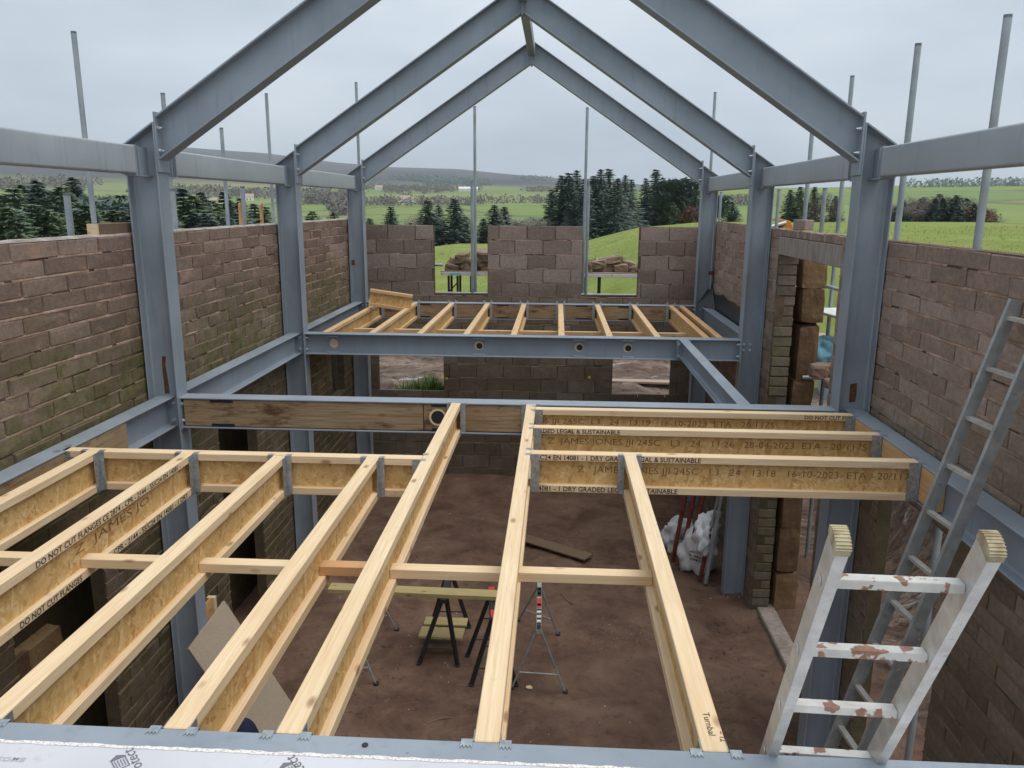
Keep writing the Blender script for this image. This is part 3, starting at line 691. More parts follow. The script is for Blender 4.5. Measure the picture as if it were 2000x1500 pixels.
ibeam('trimmer_beam', 'short steel beam running from the holed cross beam to the timber filled one on the right', 'beam', (1.452, Y1+.075, ZB-.002), Y2-Y1-.15, 'y', bw=.10, dep=.2)
# timber packing bolted into the beam webs
def packer(beam, x0, x1, y0, y1, slots=(), z0=-.226, z1=-.016, m=M_PACK):
    o = part('timber_packing', MB().box(x0, x1, y0, y1, z0, z1), m, beam, bevel=.003); return o
def slotpl(beam, x, y):
    for z in (-.026, -.214): part('slot_plate', MB().box(x-.09, x+.09, y-.003, y+.02, z-.009, z+.009), M_BLACK, beam)
packer(B1, .03, 1.905, -.064, -.006); packer(B1, 1.91, 2.69, -.062, -.006); packer(B1, 2.695, 4.96, -.064, -.006)
slotpl(B1, .335, -.064); slotpl(B1, 2.06, -.062)
part('bored_hole', MB().tube((2.02, -.0635, -.118), (2.02, -.05, -.118), .052, n=28), M_BLACK, B1)
mb = MB(); n_ = 28
for i in range(n_):
    a = 2*math.pi*i/n_; mb.v += [(2.02+.052*math.cos(a), -.0645, -.118+.052*math.sin(a)), (2.02+.068*math.cos(a), -.0645, -.118+.068*math.sin(a))]
mb.f = [(2*i, 2*((i+1) % n_), 2*((i+1) % n_)+1, 2*i+1) for i in range(n_)]; part('hole_rim', mb, M_WOOD, B1, fix=False)
packer(B3, .03, 4.96, -.066, -.006)
for x in (.9, 2.1, 3.3, 3.95): slotpl(B3, x, -.066)
packer(B2, .03, .25, .006, .064); packer(B2, .36, 4.96, .006, .064)
for h in hol:
    part('hole_lining', MB().tube((h, .0062, -.1225), (h, .0058, -.1225), .053, n=28), M_WOOD, B2)
    if h > 1: part('bored_hole', MB().tube((h+.006, .0057, -.128), (h+.006, .0052, -.128), .036, n=24), M_BLACK, B2)
packer(side['L', 'nearest'], 1.2, 5.14-Y0+.05, -.062, -.006)
packer(side['R', 'nearest'], 4.37-Y0+.05, 5.72-Y0+.05, .006, .064, m=M_WOODP)
# ------------------------------------------------------------------ timber I-joists
JW, JF, JWB = .072, .045, .0105
def text_mesh(s, x0, x1, h, bold=.0):
    """flat lettering in the XZ plane facing -Y, stretched to run from x0 to x1 with capital height h"""
    cu = bpy.data.curves.new('lettering', 'FONT'); cu.body = s; cu.size = 1; cu.resolution_u = 2; cu.offset = bold; cu.fill_mode = 'FRONT'
    ob = bpy.data.objects.new('lettering', cu); col.objects.link(ob)
    dg = bpy.context.evaluated_depsgraph_get(); dg.update(); ev = ob.evaluated_get(dg); m = bpy.data.meshes.new_from_object(ev)
    bpy.data.objects.remove(ob); bpy.data.curves.remove(cu)
    xs = [v.co.x for v in m.vertices]
    if not xs: return m
    a, b = min(xs), max(xs)
    for v in m.vertices: v.co = Vector((x0+(v.co.x-a)/(b-a)*(x1-x0), 0, v.co.y*h/.70))
    return m
def lettering(t, s, x0, x1, z, h, y, m=None, bold=.012):
    me = text_mesh(s, x0, x1, h, bold); return part("lettering", me, m or M_INK, t, loc=(0, y, z), kind="stuff")
def hanger_mb(mb, x, dr, tabs='over', depth=BD, tab=.03):
    """galvanised hanger at local x of a joist; dr = +1 when the support lies towards +x"""
    h = JW/2+.0012
    for s in (-1, 1):
        a, b = sorted((x-dr*.001, x-dr*.055)); y0, y1 = sorted((s*h, s*(h+.0016)))
        vs = [(a, y0, -.004), (b, y0, -.004), (b, y0, -depth), (a, y0, -depth), (a, y1, -.004), (b, y1, -.004), (b, y1, -depth), (a, y1, -depth)]
        mb.add(vs, [(0,1,2,3),(4,7,6,5),(0,4,5,1),(1,5,6,2),(2,6,7,3),(3,7,4,0)])
        y0, y1 = sorted((s*(h+.0016), s*(h+.034))); a, b = sorted((x-dr*.0016, x-dr*.0034))
        c = .022; yo, yi = (y1, y0) if s > 0 else (y0, y1)
        poly = [(yi, .0), (yo, .0), (yo, -depth+c), (yo-s*c*.6, -depth), (yi, -depth)]
        mb.prism(poly if s > 0 else poly[::-1], 'x', a, b)
        if tabs == 'over':
            a, b = sorted((x-dr*.003, x+dr*tab)); mb.box(a, b, y0, y1, .0012, .003)
        elif tabs == 'strap':
            a, b = sorted((x-dr*.003, x+dr*.16)); mb.box(a, b, y0, y1-.008*0, .0014, .0032); a, b = sorted((x+dr*.02, x+dr*.024)); mb.box(a, b, y0+.004, y1-.004, .0034, .045)
        elif tabs == 'crown':
            e = x+dr*.034; ys = [y0+(y1-y0)*i/6 for i in range(7)]; pts = [(x-dr*.003, y0), ]
            for i, yy in enumerate(ys): pts.append((e if i % 2 == 0 else e-dr*.011, yy))
            pts.append((x-dr*.003, y1))
            n_ = len(pts); base = [(p[0], p[1], .0012) for p in pts]+[(p[0], p[1], .0034) for p in pts]
            mb.add(base, [tuple(range(n_)), tuple(range(n_, 2*n_))]+[(i, (i+1) % n_, n_+(i+1) % n_, n_+i) for i in range(n_)])
    a, b = sorted((x-dr*.001, x-dr*.058)); mb.box(a, b, -h-.0016, h+.0016, -depth-.0035, -depth-.0018)
    for s in (-1, 1):
        for k in range(7): mb.tube((x-dr*.0034, s*(h+.018), -.02-k*.033), (x-dr*.0062, s*(h+.018), -.02-k*.033), .0036, n=6)
def joist(label, x, y, L, along, hang=(None, None), group='timber I joists', m=None, z=ZB, name='timber_joist', rotm=None):
    t = thing(name, label, 'joist', (x, y, z), 0 if along == 'x' else R(90), group, mat=rotm)
    m = m or M_WOOD
    part('top_flange', MB().box(0, L, -JW/2, JW/2, -JF, 0), m, t, bevel=.003)
    part('bottom_flange', MB().box(0, L, -JW/2, JW/2, -BD, -BD+JF), m, t, bevel=.003)
    part('web', MB().box(.001, L-.001, -JWB/2, JWB/2, -BD+JF-.004, -JF+.004), M_OSB, t)
    for xx, dr, hk in ((0, -1, hang[0]), (L, 1, hang[1])):
        if hk:
            mb = MB(); hanger_mb(mb, xx, dr, hk); part('joist_hanger', mb, M_GALV, t)
    return t
YS = Y0+.062            # where the long joists start, inside the near beam
def j_y(x, y1, label, near='crown', far='over', m=None):
    return joist(label, x, 1.945, y1-1.945, 'y', (near, far), m=m)
YH = 4.475
J = {}
J[1] = j_y(-2.79, YH-.038, 'leftmost long joist, hung from the header joist beside the left wall')
J[2] = j_y(-2.205, YH-.038, 'second long joist from the left, printed with black lettering along its edges')
J[3] = j_y(-1.635, YH-.038, 'third long joist from the left, hung from the header joist')
J[4] = j_y(-1.072, YH-.038, 'fourth long joist from the left, hung near the right end of the header joist')
J[5] = j_y(-.742, Y1-.066, 'long joist, fifth from the left, reaching the timber filled cross beam')
J[6] = j_y(-.172, Y1-.066, 'long joist in the middle that carries the ends of the three short cross joists')
J[7] = j_y(.466, 4.632-.038, 'rightmost long joist, hung from the nearest printed cross joist')
joist('header joist across the left bay that carries the ends of four long joists', -2.985, YH, -.742-.037+2.985, 'x', ('over', 'over'))
xa = -.172+.037
rowA = joist('farthest of the three short printed cross joists, next to the steel cross beam', xa, 5.70, 2.168-xa, 'x', ('over', 'over'))
rowB = joist('middle one of the three short printed cross joists', xa, 5.205, 2.168-xa, 'x', ('over', 'over'))
rowC = joist('nearest of the three short printed cross joists, with large stamped lettering', xa, 4.632, 2.168-xa, 'x', ('over', 'over'))
fy = -JW/2-.0012; wy = -JWB/2-.0012
def lx(u, v, Y): return U(u, v, y=Y).x-xa
lettering(rowA, 'ES JJI 245C  L3   24   13:19   16-10-2023  ETA - 20/1175', lx(1055, 820, 5.7), lx(1512, 828, 5.7), -.116, .043, wy, M_INKB, -.006)
lettering(rowA, 'DO NOT CUT FL', lx(1572, 815, 5.66), lx(1656, 816, 5.66), -.036, .028, fy)
lettering(rowB, 'RADED LEGAL & SUSTAINABLE', lx(1045, 845, 5.17), lx(1211, 850, 5.17), -.037, .030, fy)
lettering(rowB, 'Z  JAMES JONES JJI 245C   L3   24   11:26   28-04-2023  ETA - 20/1175', lx(1070, 865, 5.2), lx(1692, 880, 5.2), -.120, .043, wy, M_INKB, -.006)
lettering(rowC, 'SS/C24 EN 14081 - 1 DRY GRADED LEGAL & SUSTAINABLE', .01, lx(1369, 896, 4.6), -.037, .030, fy)
lettering(rowC, '14081 - 1 DRY GRADED LEGAL & SUSTAINABLE', .035, lx(1323, 954, 4.6), -BD+.008, .030, fy)
lettering(rowC, 'Z   JAMES JONES JJI 245C   L3   24   13:18   16-10-2023  ETA - 20/1175', lx(1128, 912, 4.62), lx(1880, 945, 4.62)-.28, -.124, .043, wy, M_INKB, -.006)
def ly(u, v): return U(u, v, x=-2.169).y-1.945
lettering(J[2], 'DO NOT CUT FLANGES CE 2874 - CPR - 2144 - SS/C24 EN 14081 -', ly(68, 1090), ly(352, 905), -.037, .028, fy)
lettering(J[2], 'DO NOT CUT FLANGES', ly(36, 1202), ly(158, 1112), -BD+.008, .028, fy)
lettering(J[2], '2874 - CPR - 2144 - SS/C24 EN 14081 - 1 DRY', ly(188, 1082), ly(366, 957), -BD+.008, .028, fy)
lettering(J[2], 'Z  JAMES JO', ly(155, 1055), ly(300, 960), -.125, .043, wy, M_INKB, -.006)
# pencilled note near the end of the rightmost joist
t = J[7]
for s_, a0, a1, zz, hh in (('Turnbal', .055, .16, .006, .020), ('= 12', .03, .075, -.022, .022)):
    me = text_mesh(s_, 0, a1-a0, hh, -.004)
    for v in me.vertices: v.co = Vector((a1-v.co.x, -v.co.z+.0, 0))
    part('pencil_note', me, M_INK, t, loc=(.01, zz, .0012))
# noggins resting on the bottom flanges
NG = 'short timber noggins between the front joists'
xs = [J[k].location.x for k in range(1, 8)]
nl = ['noggin between the first and second long joists from the left', 'noggin between the second, lettered joist and the third', 'noggin between the third and fourth long joists',
      'short orange noggin between the close fourth and fifth joists', 'noggin with a splashed knot between the fifth joist and the middle joist', 'noggin between the middle joist and the rightmost long joist']
for i in range(6):
    a = xs[i]+JWB/2+.001; b = xs[i+1]-JWB/2-.001
    o = part('timber_noggin', MB().box(0, b-a, 0, .068, 0, .046), M_WOODP if i == 3 else M_WOOD, None, bevel=.002, loc=(a, 3.30+.008*(i % 2), ZB-BD+JF+.0005))
    tag(o, 'timber '+nl[i], 'noggin', NG)
# rear floor
rx = [-2.70, -2.145, -1.58, -1.035, -.48, .075, .63, 1.18, 1.735]
ol = ['first', 'second', 'third', 'fourth', 'fifth', 'sixth', 'seventh', 'eighth', 'ninth']
RG = 'joists of the far floor bay'
M_WOODR = wood_mat('joist_softwood_weathered', (.66, .455, .25), (.75, .56, .34), (.55, .35, .17))
for i, x in enumerate(rx):
    joist(f'joist of the far floor bay, {ol[i]} from its left end', x, Y2+.066, Y3-.068-Y2-.066, 'y', ('over', 'strap'), RG, m=M_WOODP if i == 8 else M_WOODR)
joist('dark orange doubled joist at the right end of the far floor bay', 1.735+.155, Y2+.066, Y3-.068-Y2-.066, 'y', ('over', 'over'), RG, m=M_WOODP)
for i in range(8):
    a = rx[i]+JWB/2+.001; b = rx[i+1]-JWB/2-.001
    o = part('timber_noggin', MB().box(0, b-a, 0, .068, 0, .046), M_WOODR, None, bevel=.002, loc=(a, 10.3, ZB-BD+JF+.0005))
    tag(o, f'thin timber noggin, {ol[i]} from the left in the far floor bay', 'noggin', 'noggins of the far floor bay')
# offcut of I-joist lying across the far joists at the left
A = Vector((-2.66, 11.25, ZB+BD+.035)); B = Vector((-2.06, 11.32, ZB+BD-.055))
X_ = (B-A).normalized(); Y_ = Vector((0, 0, 1)).cross(X_).normalized(); Z_ = X_.cross(Y_)
mt = Matrix(((X_.x, Y_.x, Z_.x, A.x), (X_.y, Y_.y, Z_.y, A.y), (X_.z, Y_.z, Z_.z, A.z), (0, 0, 0, 1)))
joist('short tilted offcut of I joist lying across the far floor joists at the left', 0, 0, (B-A).length, 'x', (None, None), group='joist offcuts', name='joist_offcut', rotm=mt, m=M_WOODR)
# ------------------------------------------------------------------ printed board on the near beam
t = thing('printed_floor_board', 'pale film covered floor board with grey print along the bottom edge of the view', 'floor board', (XL+.1, .75, ZB+.001))
yb = 1.856-.75
part('board', MB().box(0, 5.2-.3, 0, yb, 0, .003), M_FILM, t)
mb = MB(); x = 0; q = random.Random(3); top = []; 
xs_ = [i*.02 for i in range(246)]
for i, x in enumerate(xs_): mb.v += [(x, yb-.010+q.uniform(-.002, .002), .0042), (x, yb+.002+q.uniform(-.003, .003), .0042), (x, yb+.003+q.uniform(-.002, .002), 0)]
mb.f = [(3*i, 3*i+3, 3*i+4, 3*i+1) for i in range(245)]+[(3*i+1, 3*i+4, 3*i+5, 3*i+2) for i in range(245)]
part('ragged_edge', mb, M_FOAM, t, fix=False)
def ground_text(par, s, u, v, ang, h, m, width=None, z=.0045, bold=0):
    P = U(u, v, z=ZB+.004); wd = width or h*len(s)*.62; me = text_mesh(s, 0, wd, h, bold); c, s2 = math.cos(ang), math.sin(ang)
    for vv in me.vertices: a, b = vv.co.x, vv.co.z; vv.co = Vector((a*c-b*s2, a*s2+b*c, 0))
    return part('printed_mark', me, m, par, loc=(P.x-par.location.x, P.y-par.location.y, z))
for (u, v) in ((276, 1504), (606, 1519)):
    ground_text(t, 'Protect', u+12, v+8, R(133), .030, M_FGREY, .135)
    P = U(u-40, v-16, z=ZB+.004); mb = MB(); c, s2 = math.cos(R(133)), math.sin(R(133))
    def rr(a, b): return (a*c-b*s2, a*s2+b*c, 0)
    def quad(a0, a1, b0, b1): mb.add([rr(a0, b0), rr(a1, b0), rr(a1, b1), rr(a0, b1)], [(0, 1, 2, 3)])
    quad(-.03, .018, -.016, -.013); quad(-.03, .018, .018, .021); quad(-.03, -.027, -.013, .018); quad(.015, .018, -.013, .018)
    for k in range(4): quad(-.022, .010, -.009+k*.007, -.0065+k*.007)
    mb.add([rr(.018, -.02), rr(.034, .0025), rr(.018, .025)], [(0, 1, 2)])
    part('printed_mark', mb, M_FGREY, t, fix=False, loc=(P.x-t.location.x, P.y-t.location.y, .0045))
ground_text(t, 'BMOS', 52, 1481, R(180), .016, M_FPALE, .075, bold=.01)
tag(part('rubber_grommet', MB().tube((0, 0, 0), (0, 0, .004), .009, n=16), M_BLACK, None, bevel=.001, loc=U(713, 1456, z=ZB+.0005)), 'small black plug on the top flange of the near beam', 'plug')
# ------------------------------------------------------------------ ladders
def frame_mat(o, x, y, z): return Matrix(((x.x, y.x, z.x, o.x), (x.y, y.y, z.y, o.y), (x.z, y.z, z.z, o.z), (0, 0, 0, 1)))
def ladder(label, F, d, Wd, pitch, n_up, n_dn, mats, caps, sd=.066, sw=.026, ribbed=True, top=.12, bot=.15):
    """F: left end of reference rung; d: unit vector up the ladder; Wd: vector to the right stile"""
    d = Vector(d).normalized(); wl = Vector(Wd).length; x = Vector(Wd).normalized(); nrm = x.cross(d).normalized(); d = nrm.cross(x)
    t = thing('ladder', label, 'ladder', mat=frame_mat(Vector(F), x, nrm, d))     # local z = up the ladder
    z0, z1 = -n_dn*pitch-bot, n_up*pitch+top
    for k, xx in enumerate((-sw/2-.001, wl+sw/2+.001)):
        s = 1 if k == 0 else -1
        mb = MB(); h = sd/2
        # channel open towards the inside is closed here: web plus two lips
        mb.box(xx-s*sw/2, xx-s*sw/2+s*.004 if s > 0 else xx+sw/2-.004, -h, h, z0, z1) if s > 0 else mb.box(xx+sw/2-.004, xx+sw/2, -h, h, z0, z1)
        a, b = (xx-sw/2+.004, xx+sw/2) if s > 0 else (xx-sw/2, xx+sw/2-.004)
        mb.box(a, b, -h, -h+.006, z0, z1); mb.box(a, b, h-.006, h, z0, z1)
        mb.box(*( (xx+sw/2-.004, xx+sw/2) if s > 0 else (xx-sw/2, xx-sw/2+.004)), -h+.006, h-.006, z0, z1)
        st = part('stile', mb, mats[0], t)
        if caps:
            mb = MB(); pr = [(-h-.0015, z1-.02), (h+.0015, z1-.02)]
            for i in range(9):
                a_ = math.pi*i/8; pr.append((math.cos(a_)*(h+.0015), z1-.006+math.sin(a_)*.018))
            mb.prism([(p[0], p[1]) for p in pr], 'x', xx-sw/2-.002, xx+sw/2+.002)
            c_ = part('end_cap', mb, M_CAP, t)
            mb = MB()
            for i in range(11):
                a_ = math.pi*(.08+.84*i/10); y, z = math.cos(a_)*(h+.002), z1-.006+math.sin(a_)*.0185
                mb.tube((xx-sw/2-.003, y, z), (xx+sw/2+.003, y, z), .0015, n=6)
            part('grip_rib', mb, M_CAP, c_)
        mbp = MB()
        for r_ in range(-n_dn, n_up+1): mbp.tube((xx-s*(sw/2+.001), 0, r_*pitch), (xx-s*(sw/2+.004), 0, r_*pitch), .014, n=12)
        part('rung_plug', mbp, mats[0], t, kind=None)
    for r_ in range(-n_dn, n_up+1):
        z = r_*pitch; mb = MB(); hw = .0155
        prof = [(-hw, -.010), (hw, -.010), (hw, .008)]
        if ribbed:
            for i in range(7):
                y = hw-(2*hw)*(i+.5)/7; prof += [(y+.0016, .011), (y-.0016, .011), (y-.0018, .0085)]
        prof += [(-hw, .008)]
        # tread turned level with the ground
        al = math.atan2(Vector((0, 0, 1)).dot(nrm), Vector((0, 0, 1)).dot(d)); c, s = math.cos(al), math.sin(al)
        prof = [(y*c+zz*s, -y*s+zz*c+z) for y, zz in prof]
        mb.prism(prof, 'x', 0, wl); part('rung', mb, mats[1], t)
    return t
k = 1.11; FN = Vector((.5759, 1.7867, -1.3516))*k
ladder('aluminium ladder with muddy rungs and yellow end caps leaning on the near beam', FN, (-.0495, -.4867, .8722), Vector((.9976, -.0665, .0195))*.2312*k, .25*k, 3, 9, (M_ALU, M_RUNG), True, sd=.060, sw=.026, top=.148, bot=.2)
k = 1.05
ladder('dull grey ladder leaning against the right block wall behind the other ladder', Vector((2.129, 3.812, -.507))*k, (.2627, -.0047, .9649), (.019*k, -.2212*k, 0), .25*k, 0, 15, (M_ALUG, M_ALU), False, sd=.062, sw=.022, ribbed=False, top=.09, bot=.06)
# ------------------------------------------------------------------ things on the mud floor
def fz(x, y): return mudz(x, y)
def trestle(name, label, p0, p1, zt, feet, legm, barm, bw, lr, label_band, brace=.3, legn=10, lab_m=None):
    """folding trestle: bar from p0 to p1 at height zt; feet = 4 floor points (near left, near right, far left, far right)"""
    c = Vector(((p0[0]+p1[0])/2, (p0[1]+p1[1])/2, GZ)); t = thing(name, label, 'trestle', c)
    A = Vector((p0[0], p0[1], zt))-c; B = Vector((p1[0], p1[1], zt))-c
    part('top_bar', MB().beam(A, B, bw, .05), barm, t, bevel=.004)
    F = [Vector((x, y, fz(x, y)-.006))-c for x, y in feet]
    for i, f in enumerate(F):
        top = (A if i < 2 else B)+Vector(((-1 if i % 2 == 0 else 1)*bw*.3, (.06 if i < 2 else -.06), -.005))
        if legn == 4: part('leg', MB().beam(f, top, .032, .042), legm, t, bevel=.003)
        else: part('leg', MB().tube(f, top, lr, n=legn), legm, t)
        part('foot', MB().box(f.x-.022, f.x+.022, f.y-.026, f.y+.026, f.z, f.z+.028), M_BLACK, t, bevel=.004)
    for a, b in ((0, 1), (2, 3)):
        T = (A if a == 0 else B); pa = F[a].lerp(T, brace); pb = F[b].lerp(T, brace); part('spreader', MB().tube(pa, pb, .007, n=8), legm, t)
        if legn == 4:
            pa = F[a].lerp(T, .62); pb = F[b].lerp(T, .62); part('spreader', MB().tube(pa, pb, .007, n=8), legm, t)
    if label_band:
        d = (B-A); u = d.normalized(); k = 0
        for a, b, m in label_band:
            part('label_strip', MB().beam(A+u*a+Vector((0, 0, .027)), A+u*b+Vector((0, 0, .027)), bw*.82, .003), m, t)
    return t
SB = [(.02, .16, M_REDL), (.50, .64, M_REDL)]
trestle('saw_horse', 'black saw horse with red labels under the left part of the plank', (-1.075, 7.24), (-1.10, 7.95), -3.91, [(-1.335, 7.22), (-.935, 7.23), (-1.33, 8.0), (-.90, 8.0)], M_BLACK, M_BLACK, .075, .012, SB, .28, 4)
trestle('saw_horse', 'black saw horse half hidden by the middle joist, under the right end of the plank', (-.535, 6.90), (-.60, 7.42), -3.91, [(-.765, 6.90), (-.32, 6.95), (-.86, 7.42), (-.42, 7.46)], M_BLACK, M_BLACK, .075, .012, SB, .28, 4)
band = [(.0, .09, M_BLACK)]+[(.10+.045*i, .10+.045*i+.026, M_WHITE if i % 2 else M_BLACK) for i in range(7)]+[(.42, .62, M_REDL), (.46, .50, M_WHITE), (.66, .86, M_BLACK), (.70, .74, M_WHITE), (.80, .83, M_WHITE)]
trestle('metal_trestle', 'silver legged folding trestle with a red, black and white striped top bar', (-.105, 6.93), (-.12, 7.93), -4.03, [(-.365, 6.89), (.165, 6.88), (-.36, 8.16), (.095, 7.90)], M_ALUG, M_ALU, .05, .011, band, .3, 10)
trestle('metal_trestle', 'silver legged folding trestle mostly hidden behind the fifth joist', (-1.96, 6.88), (-1.97, 7.88), -4.03, [(-2.22, 6.86), (-1.69, 6.84), (-2.23, 7.93), (-1.70, 7.92)], M_ALUG, M_ALU, .05, .011, None, .3, 10)
o = part('treated_plank', MB().box(0, 1.75, 0, .145, 0, .045), M_TREAT, None, bevel=.003, loc=(-2.27, 7.28, -3.8815)); o.rotation_euler = (0, 0, R(-1.5))
tag(o, 'pale green treated plank lying across the two black saw horses', 'plank')
o = part('timber_offcut', MB().box(0, .46, 0, .2, 0, .03), M_TREAT, None, bevel=.003, loc=(-1.36, 7.36, -4.405)); o.rotation_euler = (0, 0, R(-2)); tag(o, 'short board shelf resting on the spreaders of the black saw horse', 'board')
o = part('timber_offcut', MB().box(0, .46, 0, .16, 0, .025), M_TREAT, None, bevel=.003, loc=(-1.345, 7.60, -4.40)); tag(o, 'pale board piece behind the shelf board inside the saw horse', 'board')
# board lying on the mud
a, b, c_ = Vector((-.34, 10.46)), Vector((.56, 9.89)), Vector((.40, 9.75)); dr = b-a; L = dr.length; an = math.atan2(dr.y, dr.x)
o = part('old_board', MB().box(0, L, -.22, 0, 0, .022), M_OLDWD, None, bevel=.002, loc=(a.x, a.y, GZ+.045)); o.rotation_euler = (R(-1.0), R(.5), an); tag(o, 'dark old board lying flat on the mud floor', 'board')
o = part('wood_chip', rock_mesh(91, .07, .055, .025, 1, .25, .7), M_WOOD, None, loc=(-.19, 6.92, fz(-.19, 6.92)+.012)); tag(o, 'small pale wood chip on the mud beside the striped trestle', 'wood chip')
# chipboard sheet against the nearest left column, joist offcut behind it
A = Vector((-2.862, 6.2, -3.41)); B = Vector((-2.915, 5.6, -3.52)); D = Vector((-2.43, 5.76, -4.625)); X_ = (A-B).normalized(); Z_ = (B-D); Z_ = (Z_-X_*Z_.dot(X_)); hh = Z_.length; Z_.normalize(); Y_ = Z_.cross(X_)
O = B-Z_*hh
t = thing('chipboard_sheet', 'plain brown chipboard sheet leaning against the nearest left column', 'chipboard', mat=frame_mat(O, X_, Y_, Z_))
part('sheet', MB().box(0, .61, -.011, .011, 0, hh), M_CHIP, t, bevel=.0015)
part('groove', MB().box(-.0006, .0, -.002, .002, .01, hh-.01), M_OLDWD, t)
mt = frame_mat(Vector((-2.985, 6.0, GZ-.01)), Vector((0, 0, 1)), Vector((1, 0, 0)), Vector((0, 1, 0))) @ Matrix.Translation((0, 0, .25))
joist('upright offcut of I joist standing behind the chipboard sheet', 0, 0, 1.25, 'x', (None, None), group='joist offcuts', name='joist_offcut', rotm=mt)
def blob(name, label, cat, seed, loc, size, m, sub=4, amp=.3, crease=.1, group=None, rz=0, box=.2, fr=2.1):
    bm = bmesh.new(); bmesh.ops.create_icosphere(bm, subdivisions=sub, radius=1); o_ = Vector((seed*2.3, seed, seed*1.1))
    for v in bm.verts:
        d = v.co.normalized(); m_ = max(abs(d.x), abs(d.y), abs(d.z)); c = d.lerp(d/m_, box)
        k = 1+amp*noise.noise(d*fr+o_)-crease*abs(noise.noise(d*5.5+o_*2))-crease*.6*abs(noise.noise(d*12+o_))
        v.co = Vector((c.x*k*size[0]/2, c.y*k*size[1]/2, max(-.86*size[2]/2, c.z*k*size[2]/2)))
    me = bpy.data.meshes.new(name); bm.to_mesh(me); bm.free()
    for p in me.polygons: p.use_smooth = True
    o = part(name, me, m, None, loc=loc); o.rotation_euler = (0, 0, rz); return tag(o, label, cat, group)
p = U(475, 1424, y=5.3); blob('navy_dome', 'dark navy bag just beyond the near beam in front of the chipboard sheet', 'dome', 5, (p.x, p.y, GZ+.33), (.24, .24, .76), M_NAVY, 3, .12, .05, box=.35)  # rounded navy stand-in for an object left unidentified
# sacks and props by the middle right column
SG = 'white woven sacks beside the middle right column'
s1 = U(1326, 1052, z=GZ+.16); blob('white_sack', 'leftmost slumped white woven sack beside the props', 'sack', 11, (s1.x, s1.y, GZ+.20), (.50, .40, .48), M_BAG, 4, .42, .3, SG, .4)
s2 = U(1362, 1085, z=GZ+.2); b2_ = blob('white_sack', 'largest white woven sack with dark print, in front of the red props', 'sack', 17, (s2.x, s2.y, GZ+.26), (.52, .38, .66), M_BAG, 4, .34, .24, SG, -.3)
s3 = U(1397, 1005, z=GZ+.5); blob('white_sack', 'white woven sack propped highest against the steel column', 'sack', 23, (min(s3.x, 1.93), 9.32, GZ+.62), (.42, .32, .56), M_BAG, 4, .4, .3, SG, .9)
for i, (tx, zz) in enumerate((('BRAAD', .07), ('SEMIX', .02), ('GMIX', -.03))):
    me = text_mesh(tx, -.09, .09, .026, .01)
    for v in me.vertices: v.co = Vector((v.co.x, -.20-.02*math.sin(v.co.x*20), v.co.z))
    part('lettering', me, M_INK, b2_, loc=(.01, .0, zz-.02))
def prop(label, f, tp, m1, m2, split=.55, r=.026):
    f = Vector(f); tp = Vector(tp); t = thing('steel_prop', label, 'prop', f, group='adjustable props leaning at the column'); tp = tp-f; z = Vector((0, 0, 0)); mid = tp*split
    part('outer_tube', MB().tube(z, mid, r, n=14), m1, t); part('inner_tube', MB().tube(mid, tp, r*.78, n=14), m2, t)
    part('collar', MB().tube(mid-tp.normalized()*.03, mid+tp.normalized()*.04, r*1.35, n=14), M_TUBE, t)
    part('end_pin', MB().tube(-tp.normalized()*.03, tp.normalized()*.04, r*.7, n=10), M_RUST, t); return t
f1 = U(1367, 1131, z=GZ+.04); f2 = U(1378, 1139, z=GZ+.04)
e1 = U(1424, 975, y=9.13); e2 = U(1428, 985, y=9.08)
prop('dark red prop whose foot rests on the mud in front of the sacks', f1, (2.055, 9.12, -3.05), M_REDT, M_TUBE, .5)
prop('bare grey prop lying beside the dark red one at the column foot', f2, (2.06, 9.03, -3.0), M_TUBE, M_TUBE, .6)
for i, (fx_, fy_, tx, ty, tz, l) in enumerate(((1.62, 9.85, 1.86, 9.72, -2.45, 'leftmost of the three red and white props standing behind the sacks'), (1.70, 9.75, 1.96, 9.60, -2.45, 'middle one of the three red and white props standing behind the sacks'),
                                         (1.76, 9.62, 2.05, 9.42, -2.45, 'rightmost of the three red and white props standing behind the sacks'))):
    prop(l, (fx_, fy_, GZ+.02), (tx, ty, tz), M_REDT, M_BAG if i == 0 else M_TUBE, .58+.04*i, .028)
# soil heap, clods, debris, sawdust
for i, (x, y, s, l) in enumerate(((2.5, 9.35, .5, 'large lump of soil and stones below the doorway jamb'), (1.35, 9.45, .22, 'cracked clod of earth left of the white sacks'), (2.75, 9.0, .42, 'flat stony lump on the soil under the doorway'))):
    o = part('soil_lump', rock_mesh(60+i, s, s*.8, s*.36, 3, .35, .3), M_MUD, None, smooth=False, loc=(x, y, fz(x, y)+.02)); tag(o, l, 'soil')
def scatter(name, label, cat, pts, m, size, seed, flat=.35):
    q = random.Random(seed); mb = MB()
    for x, y in pts:
        z = fz(x, y); s = q.uniform(*size); a = q.uniform(0, 6.28); e = q.uniform(.4, 1)
        c, d = math.cos(a)*s, math.sin(a)*s; h = s*flat*q.uniform(.4, 1.2)
        mb.add([(x-c, y-d, z-.004), (x-d*e*.5, y+c*e*.5, z-.004), (x+c, y+d, z-.004), (x+d*e*.5, y-c*e*.5, z-.004), (x+q.uniform(-.3, .3)*s, y+q.uniform(-.3, .3)*s, z+h)], [(0, 4, 1), (1, 4, 2), (2, 4, 3), (3, 4, 0)])
    return tag(part(name, mb, m, None, fix=False, kind='stuff'), label, cat)
q = random.Random(12)
pts = [(q.uniform(-2.8, 2.2), q.uniform(5.2, 12.5)) for _ in range(420)]
